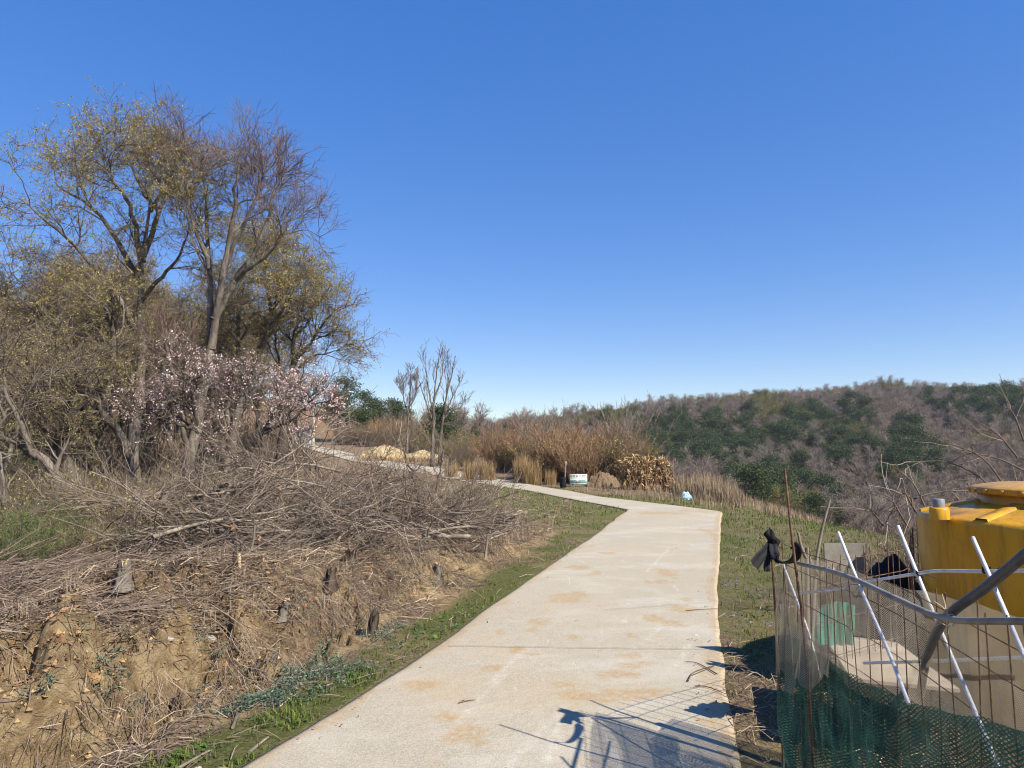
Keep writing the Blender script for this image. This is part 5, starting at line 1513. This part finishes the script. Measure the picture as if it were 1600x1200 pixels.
# the grey net's torn end, gathered and hanging at the corner
net_sheet('grey_net', M['net_grey'], [W(1213, 872, 3.74), W(1222, 900, 3.68), W(1236, 960, 3.42), W(1262, 985, 3.16), W(1300, 1020, 2.9)], [W(1216, 1035, 3.72), W(1211, 1064, 3.62), W(1220, 1046, 3.45), W(1228, 1085, 3.32), W(1243, 1060, 3.2), W(1260, 1082, 3.1), W(1278, 1054, 2.98), W(1296, 1062, 2.86)], 90, 40, .05, 923, label='torn grey net end hanging bunched at the fence corner', cat='netting', shear=1.5)
net_sheet('green_net', M['net_green'], [W(1240, 985, 3.6), W(1236, 990, 3.7), W(1232, 985, 3.8), W(1245, 975, 3.95)], [W(1228, 1235, 3.5), W(1218, 1230, 3.65), W(1215, 1215, 3.78), W(1235, 1190, 3.95)], 50, 50, .03, 924, label='green netting end wrapped round the fence corner', cat='netting')
# green sheet on the back run
sh = MB(); a = spline([W(1268, 958, 4.05), W(1290, 945, 4.1), W(1315, 940, 4.15), W(1336, 946, 4.2)], 24); b_ = spline([W(1266, 1010, 4.05), W(1290, 1008, 4.1), W(1315, 1008, 4.15), W(1334, 1008, 4.2)], 24)
f = np.linspace(0, 1, 10)[:, None, None]; V = a[None] * (1 - f) + b_[None] * f
V[..., 1] += .015 * np.sin(np.arange(24) * 1.1)[None] + .01 * np.sin(np.arange(24) * 2.3 + 1)[None]
grid(sh, V)
M['green_sheet'] = mat('green_sheet', [(.02, .20, .135), (.03, .27, .19), (.05, .33, .24)], scale=8, rough=.5, spec=.3, trans=.25)
tag(sh.build('green_sheet', M['green_sheet']), 'bright green plastic sheet tied to the back wire mesh', 'tarp')
# black plastic knotted round the corner post, with a strap to the rod
def black_wrap():
    c = W(1206, 855, 3.7); root = thing('black_plastic_wrap', 'black plastic film knotted round the corner post, ends hanging', 'plastic wrap', c)
    rng = R(931)
    mb = MB(); t = np.linspace(0, 2 * np.pi, 17)
    prof = [(.0, .085), (.018, .08), (.026, .06), (.03, .04), (.02, .02), (.034, 0), (.038, -.03), (.024, -.05), (0, -.055)]
    V = np.array([[(r * (1 + .45 * math.sin(3 * a + z * 60)) * math.cos(a) + .012 * math.sin(z * 70), r * (1 + .4 * math.sin(2 * a + z * 90)) * math.sin(a), z + .010 * math.sin(4 * a)) for a in t] for r, z in prof]); grid(mb, V); mb.build('knot', M['black_plastic'], root)
    def strip(pts, w0, w1, name, seed):
        P = spline([W(*p) - c for p in pts], 22); r = R(seed)
        d = norm(np.gradient(P, axis=0)); side = norm(np.cross(d, [0.15, 1, .1])); up = np.cross(side, d)
        k = 9; q = np.linspace(-1, 1, k)
        w = np.linspace(w0, w1, 22)[:, None, None]
        V = P[:, None] + side[:, None] * q[None, :, None] * w + up[:, None] * (np.sin(q * 5 + 2)[None, :, None] * .12 * w * (1 + .3 * r.normal(size=(22, 1, 1)) * 0))
        m2 = MB(); grid(m2, V); m2.build(name, M['black_plastic'], root)
    strip([(1205, 850, 3.69), (1196, 862, 3.66), (1187, 872, 3.63), (1178, 884, 3.6)], .024, .03, 'loose_end', 1)
    strip([(1206, 855, 3.68), (1200, 872, 3.65), (1198, 884, 3.63), (1199, 893, 3.62)], .018, .016, 'loose_end', 2)
    strip([(1208, 850, 3.68), (1211, 868, 3.62), (1222, 878, 3.5), (1235, 878, 3.36), (1244, 870, 3.26), (1245, 857, 3.23), (1238, 851, 3.22)], .022, .02, 'strap', 3)
black_wrap()

# yellow water tank
M['tank'] = mat('tank', [(.42, .205, .005), (.60, .295, .007), (.68, .35, .012)], scale=2.2, rough=.38, spec=.45, stretch=(1, 1, .35), bump=.002, bscale=40)
def tank_dirt(m):
    nt = m.node_tree; N, Lk = nt.nodes, nt.links; b = N['Principled BSDF']
    src = b.inputs['Base Color'].links[0].from_socket
    tc = N.new('ShaderNodeTexCoord')
    def nz(sc, st):
        mp = N.new('ShaderNodeMapping'); mp.inputs['Scale'].default_value = st; Lk.new(tc.outputs['Object'], mp.inputs[0])
        n = N.new('ShaderNodeTexNoise'); n.inputs['Scale'].default_value = sc; n.inputs['Detail'].default_value = 5; n.inputs['Roughness'].default_value = .7; Lk.new(mp.outputs[0], n.inputs['Vector']); return n.outputs[0]
    col = src
    for sc, st, a, c, k in ((7, (1, 1, .12), .49, (.14, .085, .02), .65), (3, (1, 1, 1), .50, (.22, .155, .06), .5), (30, (1, 1, .3), .62, (.10, .07, .03), .5)):
        r = N.new('ShaderNodeMapRange'); r.inputs['From Min'].default_value = a; r.inputs['From Max'].default_value = a + .16; r.inputs['To Max'].default_value = k
        Lk.new(nz(sc, st), r.inputs['Value'])
        x = N.new('ShaderNodeMix'); x.data_type = 'RGBA'; Lk.new(r.outputs[0], x.inputs[0]); Lk.new(col, x.inputs[6]); x.inputs[7].default_value = (*c, 1); col = x.outputs[2]
    Lk.new(col, b.inputs['Base Color'])
tank_dirt(M['tank'])
M['pvc_grey'] = mat('pvc_grey', [(.16, .165, .165), (.23, .235, .235)], scale=6, rough=.4, spec=.4)
def tank():
    cx, cy, r = 3.70, 4.66, .87
    root = thing('water_tank', 'yellow round plastic water tank inside the netted fence', 'water tank', (cx, cy, 0))
    mb = MB()
    lathe(mb, [(0, -.06), (.80, -.06), (.83, -.02), (.835, .10), (.845, .13), (.845, .38), (.852, .41), (.852, .70), (.86, .73), (r, 1.10), (r + .004, 1.19), (r - .002, 1.215), (r - .02, 1.232), (.53, 1.305), (.50, 1.31)], 128)
    mb.build('body', M['tank'], root)
    mb = MB(); lathe(mb, [(.50, 1.29), (.497, 1.375), (.49, 1.38)], 96); mb.build('neck', M['tank'], root)
    mb = MB(); lathe(mb, [(.49, 1.372), (.535, 1.372), (.54, 1.376), (.54, 1.405), (.53, 1.415), (.46, 1.428), (.40, 1.438), (0, 1.448)], 96); ld = mb.build('lid', M['tank'], root)
    for i in range(26):
        a = i * 2 * math.pi / 26; mb = MB(); box(mb, (.541 * math.cos(a), .541 * math.sin(a), 1.392), (.014, .035, .026), a); mb.build('grip', M['tank'], ld)
    for i in range(8):
        a = math.radians(22 + 45 * i); ca, sa = math.cos(a), math.sin(a)
        rr = np.linspace(r - .015, .50, 8); z = 1.232 + (rr - (r - .02)) / (.53 - r + .02) * .073
        w = .045; V = []
        for q, z_ in zip(rr, z):
            V.append([(q * ca - s * sa, q * sa + s * ca, z_ + h) for s, h in ((-w, -.008), (-w * .75, .014), (w * .75, .014), (w, -.008))])
        mb = MB(); grid(mb, np.array(V)); mb.build('rib', M['tank'], root)
    for a0, a1 in ((math.radians(228), math.radians(232)), (math.radians(234), math.radians(236.5))):
        q = np.linspace(a0, a1, 8); rr = r + .0008; mb = MB()
        grid(mb, np.stack([np.stack([rr * np.cos(q), rr * np.sin(q), 1.085 + 0 * q + h], 1) for h in (-.004, .004)])); mb.build('scuff', M['tie'], root)
    # inlet stub with its grey cap
    a = W(1468, 805, 4.55) - [cx, cy, 0]
    mb = MB(); lathe(mb, [(.058, 1.22), (.058, 1.285), (.052, 1.295), (0, 1.296)], 32, (a[0], a[1], 0)); st = mb.build('inlet', M['tank'], root)
    mb = MB(); lathe(mb, [(.034, 1.29), (.034, 1.345), (.030, 1.35), (0, 1.35)], 28, (a[0], a[1], 0)); mb.build('cap', M['pvc_grey'], st)
tank()

# what lies inside the enclosure
M['plywood'] = mat('plywood', [(.36, .29, .20), (.46, .38, .27), (.54, .46, .34)], scale=3, stretch=(.3, 2, 1), rough=.85, bump=.002)
M['cement'] = mat('cement', [(.15, .14, .12), (.21, .20, .17), (.28, .265, .23)], scale=5, bump=.003)
corners = [W(1285, 988, 4.72), W(1402, 1000, 4.5), W(1500, 1078, 3.66), W(1330, 1064, 3.83)]
P = np.array(corners); P[:, 2] = P[:, 2].mean()
mb = MB(); lo = P - [0, 0, .018]
mb.add(np.concatenate([P, lo]), [[3, 2, 1, 0], [4, 5, 6, 7], [0, 1, 5, 4], [1, 2, 6, 5], [2, 3, 7, 6], [3, 0, 4, 7]])
tag(mb.build('plywood_board', M['plywood'], smooth=False), 'pale plywood board lying flat beside the tank', 'board')
bz = float(P[0, 2]) - .02
for i, (f, lab) in enumerate([((.30, .35), 'dark timber block under the near end of the board'), ((.7, .65), 'dark timber block under the far end of the board')]):
    q = (P[3] * (1 - f[0]) + P[2] * f[0]) * (1 - f[1]) + (P[0] * (1 - f[0]) + P[1] * f[0]) * f[1]
    g = float(G(np.array([q[0]]), np.array([q[1]]))[0]) - .03
    mb = MB(); box(mb, (q[0], q[1], (bz + g) / 2), (.19, .34, bz - g), .4); tag(mb.build('timber_block', M['wood_dark'], smooth=False), lab, 'timber block')
p = W(1305, 905, 4.95)
stump('rotten_post', 'rotten brown post top behind the wire mesh', 1305, 1000, 4.95, float(p[2]) + .10, .058, M['wood_dark'], 941, .12, splinters=3, cat='post')
mb = MB(); q = [W(1287, 868, 5.3), W(1352, 858, 5.3)]
box(mb, ((q[0][0] + q[1][0]) / 2, 5.3, .48), (q[1][0] - q[0][0], .015, .96), .05); tag(mb.build('cement_sheet', M['cement'], smooth=False), 'grey cement sheet standing behind the rotten post', 'panel')
def heap(name, label, cat, u, D, top_v, rx, ry, m, seed, rough_=.2):
    c = W(u, top_v, D); z = float(G(np.array([c[0]]), np.array([c[1]]))[0]); h = c[2] - z
    n = 64; X, Y = np.meshgrid(np.linspace(-1.25, 1.25, n), np.linspace(-1.25, 1.25, n)); q = np.sqrt(X ** 2 + Y ** 2)
    Z = h * np.clip(1 - q ** 2, -.25, 1) ** 1 * (.78 + .45 * fbm(X * 1.6 + seed, Y * 1.6, 3, seed)) + rough_ * h * (fbm(X * 7, Y * 7, 3, seed + 1) - .5) * (q < 1.1)
    x = c[0] + X * rx; y = c[1] + Y * ry; g = H(x, y)
    mb = MB(); grid(mb, np.stack([x - c[0], y - c[1], g + np.where(q < 1.0, np.maximum(Z, -.02), Z - .05) - z], -1))
    o = mb.build(name, m, loc=(c[0], c[1], z)); tag(o, label, cat); return o
heap('black_sheeting', 'heap of black plastic sheeting between the mesh and the tank', 'sheeting', 1395, 5.6, 884, .42, .35, M['black_plastic'], 951, .14)

# brambles and dead canes behind the tank
def cane(label, pts, r, seed, m='twig_grey', name='dead_cane', k=5, L=.45, group='dead canes around the tank'):
    rng = R(seed)
    P = spline([W(*p) for p in pts], 14); c = P[0].copy(); rad = np.linspace(r, r * .4, 14)
    root = thing(name, label, 'cane', c, group)
    mb = MB(); tube(mb, P - c, rad, 5); mb.build('stem', M[m], root)
    mb = MB()
    q, D, pr, t = kids(P[None], rad[None], k, .3, 1, .7, rng)
    p1, r1 = grow(q, D, L * rng.uniform(.4, 1.2, len(q)), r * .45, .002, 7, .16, 0, rng); tube(mb, p1 - c, r1, 4)
    mb.build('twigs', M[m], root)
CN = [('cane arching left off the bramble over the tank lid', [(1560, 775, 7.2), (1530, 745, 7.2), (1480, 722, 7.2), (1420, 722, 7.2)]),
      ('long cane rising left above the tank', [(1590, 715, 7), (1560, 680, 7), (1520, 655, 7)]), ('thin cane beneath it above the tank lid', [(1570, 760, 7.1), (1540, 720, 7.1), (1505, 700, 7.1), (1470, 690, 7.1)]),
      ('cane curling left of the tank top', [(1430, 800, 6.6), (1420, 775, 6.6), (1400, 790, 6.6), (1386, 815, 6.6)]), ('pale forked cane left of the tank inlet', [(1452, 830, 6.5), (1425, 790, 6.5), (1412, 770, 6.5), (1395, 800, 6.5)]),
      ('dark cane running level toward the tank lid', [(1398, 795, 6.8), (1440, 775, 6.8), (1490, 767, 6.8), (1560, 768, 6.8)]), ('straight twig left of the tank pointing up', [(1380, 822, 6.6), (1368, 805, 6.6), (1350, 785, 6.6)]),
      ('thick pale branch sloping up over the tank lid', [(1570, 768, 6.9), (1590, 758, 6.9), (1625, 730, 6.9)]), ('cane crossing the hill left of the brown clump', [(1600, 735, 7.3), (1555, 715, 7.3), (1500, 705, 7.3)]), ('upper thin cane at the right edge', [(1600, 690, 7.5), (1585, 650, 7.5), (1570, 632, 7.5)]),
      ('grey cane leaning over the crest left of the tank', [(1455, 815, 6.7), (1430, 760, 6.8), (1405, 735, 6.9)]), ('fine cane looping near the pale pole top', [(1420, 825, 6.5), (1405, 800, 6.5), (1395, 780, 6.6), (1400, 765, 6.6)])]
for i, (lab, pts) in enumerate(CN):
    cane(lab, pts, .010, 960 + i, 'twig_grey' if i not in (5,) else 'twig')
SH['bramble'] = shrub_form(420, 1.3, .9, 90, (M['twig_grey'], M['leaf_dead']), 160, rm=.004, spread=.9)
SH['bramble_leaf'] = shrub_form(421, 2.0, .8, 70, (M['straw_red'], M['leaf_dead']), 420, rm=.005, spread=.5)
for u, D, kd, s, lab in [(1606, 7.6, 'bramble_leaf', .5, 'brown dead leafy bramble clump at the right edge'), (1650, 7.2, 'bramble_leaf', .55, 'brown bramble partly outside the right edge'), (1470, 7.4, 'bramble', .6, 'tangled grey bramble behind the tank inlet'),
                         (1530, 7.8, 'bramble', .7, 'tangled grey bramble behind the tank lid'), (1420, 7.2, 'bramble', .55, 'low grey bramble tangle left of the tank'), (1380, 7.0, 'bramble', .4, 'smallest bramble tangle on the crest left of the tank')]:
    x = (u - 800) / 1080 * D
    place_shrub(kd, x, D, s, u, lab, None, 'bramble', 'bramble')

# ---------------------------------------------------------------- far side of the road: mounds, sign, bags, stack, shed, pole
M['sand'] = mat('sand', [(.25, .185, .095), (.37, .285, .155), (.47, .375, .22)], scale=2.5, bump=.08, bscale=6, stretch=(1, 1, 1))
heap('straw_heap', 'taller pale yellow heap with a bare thatch of straw, left one', 'heap', 600, 55, 699, 2.4, 1.4, M['sand'], 1001, .5)
heap('straw_heap', 'lower pale yellow heap, right of the taller one', 'heap', 660, 54, 705, 1.8, 1.1, M['sand'], 1002, .5)
rng = R(1003)
for u, D, n_, lab in [(597, 54.3, 500, 'loose straw on the taller pale heap'), (655, 53.4, 400, 'loose straw on the lower pale heap')]:
    c = W(u, 700, D); q = rng.normal(0, .8, (n_, 2)) * [1, .5]
    z = H(c[0] + q[:, 0], c[1] + q[:, 1] - .5)
    mb = MB(); blades(mb, np.stack([c[0] + q[:, 0], c[1] + q[:, 1] - .8, z], 1), rng.uniform(.2, .45, n_), .04, rng, .6)
    tag(mb.build('loose_straw', M['straw_gold']), lab, 'straw', kind='stuff')
def sign():
    c = W(904, 754, 28.2); z = float(G(np.array([c[0]]), np.array([c[1]]))[0]); c = np.array([c[0], c[1], z])
    root = thing('sign_board', 'small white and green notice board standing in dry grass', 'sign', c, rz=.12)
    pan = {}
    for nm, col in (('white_print', (.46, .50, .46)), ('green_print', (.16, .42, .30)), ('yellow_print', (.62, .58, .22)), ('ink', (.05, .06, .08)), ('blue_ink', (.10, .14, .32)), ('pale_green', (.45, .60, .50))):
        M[nm] = mat(nm, [col, tuple(np.array(col) * 1.08)], scale=8, rough=.5)
    mb = MB(); box(mb, (0, .012, .30), (.72, .02, .42)); pn = mb.build('panel', M['white_print'], root)
    for x0, z0, w, h, m in ((0, .12, .70, .055, 'green_print'), (0, .25, .70, .18, 'pale_green'), (0, .365, .70, .022, 'yellow_print')):
        mb = MB(); box(mb, (x0, -.001, z0), (w, .004, h)); mb.build('printed_band', M[m], pn)
    r = R(5)
    for row, (z0, h, n_, m) in enumerate(((.44, .085, 6, 'ink'), (.235, .075, 8, 'blue_ink'))):
        for i in range(n_):
            if row == 1 and i in (3,): continue
            x0 = -.29 + i * .58 / (n_ - 1); w = .055
            mb = MB()
            for dx, dz, a, b_ in ((-w / 2, 0, .012, h), (0, h / 2 - .008, w, .012), (0, -h / 2 + .01, w * .8, .012), (w / 2, h * .1, .012, h * .6)):
                if r.uniform() < .85:
                    box(mb, (x0 + dx, -.006 - .003 * row, z0 + dz), (a, .004, b_))
            if mb.n: mb.build('letter', M[m], pn, smooth=False)
    for x0 in (-.25, .25):
        mb = MB(); tube(mb, np.array([[x0, .035, -.15], [x0, .035, .48]]), np.array([.016, .016]), 6, cap=True); mb.build('leg', M['wood_grey'], root)
sign()
c = W(881, 757, 27.6); z = float(G(np.array([c[0]]), np.array([c[1]]))[0])
root = thing('marker_stake', 'pale stake with black plastic wrapped round its foot', 'stake', (c[0], c[1], z))
mb = MB(); tube(mb, np.array([[.05, 0, -.1], [.05, 0, .5], [.07, 0, .95]]), np.array([.035, .03, .03]), 7, cap=True); box(mb, (.07, 0, .96), (.10, .04, .16), .2); mb.build('stem', M['wood_grey'], root)
mb = MB(); lathe(mb, [(.0, 0), (.12, .0), (.13, .15), (.10, .30), (.14, .38), (.11, .42), (.0, .40)], 12, (-.03, 0, 0)); mb.build('plastic_wrap', M['black_plastic'], root)
M['blue_bag'] = mat('blue_bag', [(.22, .40, .56), (.34, .52, .66), (.50, .64, .74)], scale=9, rough=.4, spec=.4, bump=.03, bscale=12)
heap('blue_bag', 'crumpled pale blue plastic bag by the dry grass', 'bag', 1072, 22.6, 767.5, .21, .16, M['blue_bag'], 1011, .35)
M['white_bag'] = mat('white_bag', [(.5, .48, .46), (.62, .6, .57)], scale=9, rough=.6, bump=.02, bscale=12)
heap('brush_mound', 'low grey mound of dead weeds right of the notice board', 'mound', 942, 28.6, 738, .75, .5, M['ground'], 1012, .6)
# stack of dry maize stalks
def corn():
    c = W(1012, 757, 27); z = float(G(np.array([c[0]]), np.array([c[1]]))[0])
    rng = R(1021); N = 300
    root = thing('corn_stack', 'stack of dry brown maize stalks standing right of the brush belt', 'corn stack', (c[0], c[1], z))
    x = rng.uniform(-1.0, 1.0, N); y = rng.normal(0, .3, N)
    P = np.stack([x, y, np.full(N, -.05)], 1); D = np.stack([-.25 * x + rng.normal(0, .12, N), -.3 * y, np.ones(N)], 1)
    p, r = grow(P, D, rng.uniform(.8, 1.35, N), .014, .008, 6, .06, -.01, rng)
    mb = MB(); tube(mb, p, r, 4); s = mb.build('stalks', M['straw_red'], root); s['kind'] = 'stuff'
    e = p[:, 1:].reshape(-1, 3); e = e[rng.integers(0, len(e), 2200)]
    mb = MB(); leaves(mb, e + rng.normal(0, .06, e.shape), rng.uniform(.12, .3, len(e)), rng, .1, .3); s = mb.build('leaves', M['straw_gold'], root, smooth=False); s['kind'] = 'stuff'
corn()
# shed at the head of the road
M['panel_blue'] = mat('panel_blue', [(.46, .53, .62), (.58, .64, .72), (.66, .71, .77)], scale=2, rough=.45, spec=.4)
M['shed_dark'] = mat('shed_dark', [(.03, .03, .035), (.06, .06, .065)], scale=3, rough=.8)
def shed():
    c = W(467, 690, 77); z = float(G(np.array([c[0]]), np.array([c[1]]))[0]); c = np.array([c[0], c[1], z]); s = c[1] / 1080
    h = max(1.6, (695 - 671) * s + 1.7 - z)
    root = thing('shed', 'small pale blue corrugated metal shed at the road head', 'shed', c, rz=-.15)
    def wall(x0, x1, y, name, m):
        n = int((x1 - x0) / .05) + 2; xs_ = np.linspace(x0, x1, n); yv = y + .02 * np.sign(np.sin(xs_ * 2 * np.pi / .25))
        V = np.array([[(a, b_, -.4) for a, b_ in zip(xs_, yv)], [(a, b_, h) for a, b_ in zip(xs_, yv)]])
        mb = MB(); grid(mb, V); return mb.build(name, m, root, smooth=False)
    wall(-1.45, -.95, -.9, 'wall_panel', M['panel_blue']); wall(-.35, .25, -.9, 'wall_panel', M['panel_blue']); wall(.27, 1.35, -.92, 'wall_panel', M['panel_blue'])
    mb = MB(); box(mb, (1.37, 0, h / 2 - .2), (.04, 1.84, h + .4)); mb.build('side_wall', M['panel_blue'], root)
    mb = MB(); box(mb, (-1.47, 0, h / 2 - .2), (.04, 1.84, h + .4)); mb.build('side_wall', M['panel_blue'], root)
    mb = MB(); box(mb, (-.05, .9, h / 2 - .2), (2.8, .04, h + .4)); mb.build('back_wall', M['shed_dark'], root)
    mb = MB(); box(mb, (-.65, -.85, h / 2 - .3), (.56, .03, h)); mb.build('door', M['shed_dark'], root)
    mb = MB(); box(mb, (-.05, -.05, h + .06), (3.1, 2.1, .07), 0, 0, .03); mb.build('roof', M['shed_dark'], root)
shed()
def pole():
    c = W(489, 694, 73.5); z = float(G(np.array([c[0]]), np.array([c[1]]))[0])
    root = thing('utility_pole', 'pale concrete utility pole with yellow band beside the shed', 'utility pole', (c[0], c[1], z))
    M['pole_concrete'] = mat('pole_concrete', [(.40, .37, .32), (.50, .47, .41)], scale=2)
    M['warn_yellow'] = mat('warn_yellow', [(.5, .36, .03), (.6, .45, .05)], scale=4)
    mb = MB(); tube(mb, np.array([[0, 0, -.5], [0, 0, 3.5], [0, 0, 7.2]]), np.array([.17, .15, .12]), 14, cap=True); mb.build('shaft', M['pole_concrete'], root)
    for z0, m in ((.75, 'warn_yellow'), (1.0, 'tie'), (1.1, 'warn_yellow'), (1.35, 'tie')):
        mb = MB(); lathe(mb, [(.166, z0), (.172, z0 + .01), (.172, z0 + .11), (.164, z0 + .12)], 14); mb.build('warning_band', M[m], root)
    for z0 in (6.4, 6.9):
        mb = MB(); box(mb, (0, 0, z0), (1.3, .09, .09)); a = mb.build('crossarm', M['pipe_grey'], root)
        for x0 in (-.55, 0, .55):
            mb = MB(); lathe(mb, [(0, 0), (.05, 0), (.03, .06), (.055, .08), (.0, .16)], 8, (x0, 0, z0 + .045)); mb.build('insulator', M['white_bag'], a)
pole()
# twigs and wisps on the road
for i, (lab, pts) in enumerate([('thin dark twig lying at the right edge of the road', [(1072, 950, 7.2), (1090, 948, 7.25), (1128, 946, 7.3)]), ('short twig lying across the road at lower left', [(717, 1087, 4.68), (732, 1084, 4.72), (743, 1083, 4.73)]),
                                ('looped dry tendril on the road right edge, front', [(1075, 1055, 5.1), (1085, 1040, 5.3), (1118, 1030, 5.45), (1080, 1046, 5.22)]), ('fine dry stalk trailing on the road right edge', [(1120, 1044, 5.25), (1090, 1028, 5.5), (1070, 1026, 5.55)]),
                                ('dark twig across the road right edge before the tank shadow', [(1085, 1060, 5.0), (1108, 1064, 4.97), (1150, 1080, 4.75)])]):
    P = spline([W(*p) for p in pts], 12); P[:, 2] = np.maximum(H(P[:, 0], P[:, 1]) + .022, G(P[:, 0], P[:, 1]) + .02)
    o = MB(); tube(o, P - P[0], np.linspace(.005, .002, 12), 5); tag(o.build('road_twig', M['twig'], loc=tuple(P[0])), lab, 'twig')

# the haze in the valley air
zlow = min(v.co.z for v in bpy.data.objects['ground'].data.vertices) - 1
hz = MB(); box(hz, (0, 6, (zlow + 36) / 2), (1000, 1000, 36 - zlow))
M['haze'] = bpy.data.materials.new('haze'); M['haze'].use_nodes = True
nt = M['haze'].node_tree; nt.nodes.remove(nt.nodes['Principled BSDF'])
pv = nt.nodes.new('ShaderNodeVolumePrincipled'); pv.inputs['Density'].default_value = .0003; pv.inputs['Color'].default_value = (.86, .92, 1, 1); pv.inputs['Anisotropy'].default_value = .2
nt.links.new(pv.outputs[0], nt.nodes['Material Output'].inputs['Volume'])
tag(hz.build('haze', M['haze'], smooth=False), kind='stuff')
# litter blown on to the slab and a cross joint
r = R(1101)
x, y, r = scatter(5000, 3.2, 24, -.6, .5, 1102)
d = road_d(x, y); k = (d < -.02) & (r.uniform(size=len(x)) < np.where(d > -.25, .30, .018))
P = np.stack([x[k], y[k], H(x[k], y[k]) + .026], 1)
mb = MB(); leaves(mb, P, r.uniform(.012, .035, len(P)), r, .85, .5)
tag(mb.build('road_litter', M['leaf_dead'], smooth=False), 'bits of dead leaf blown along the road edges', 'leaf litter', kind='stuff')
for (a, b_) in (((945, 949), (1112, 937)), ((700, 1003), (1118, 1008))):
    A, B = W(a[0], a[1], 1836 / (a[1] - 695)), W(b_[0], b_[1], 1836 / (b_[1] - 695))
    q = np.linspace(0, 1, 60)[:, None]; L = A * (1 - q) + B * q; L[:, 1] += .03 * (fbm(q[:, 0] * 9, q[:, 0] * 0, 3, 7) - .5)
    V = np.stack([L + [0, -.003, 0], L + [0, .003, 0]], 1); V[..., 2] = H(V[..., 0], V[..., 1]) + .0235
    M['joint'] = M.get('joint') or mat('joint', [(.14, .115, .085), (.24, .20, .15)], scale=20)
    mb = MB(); grid(mb, V[:, ::-1]); tag(mb.build('road_joint', M['joint']), kind='structure')
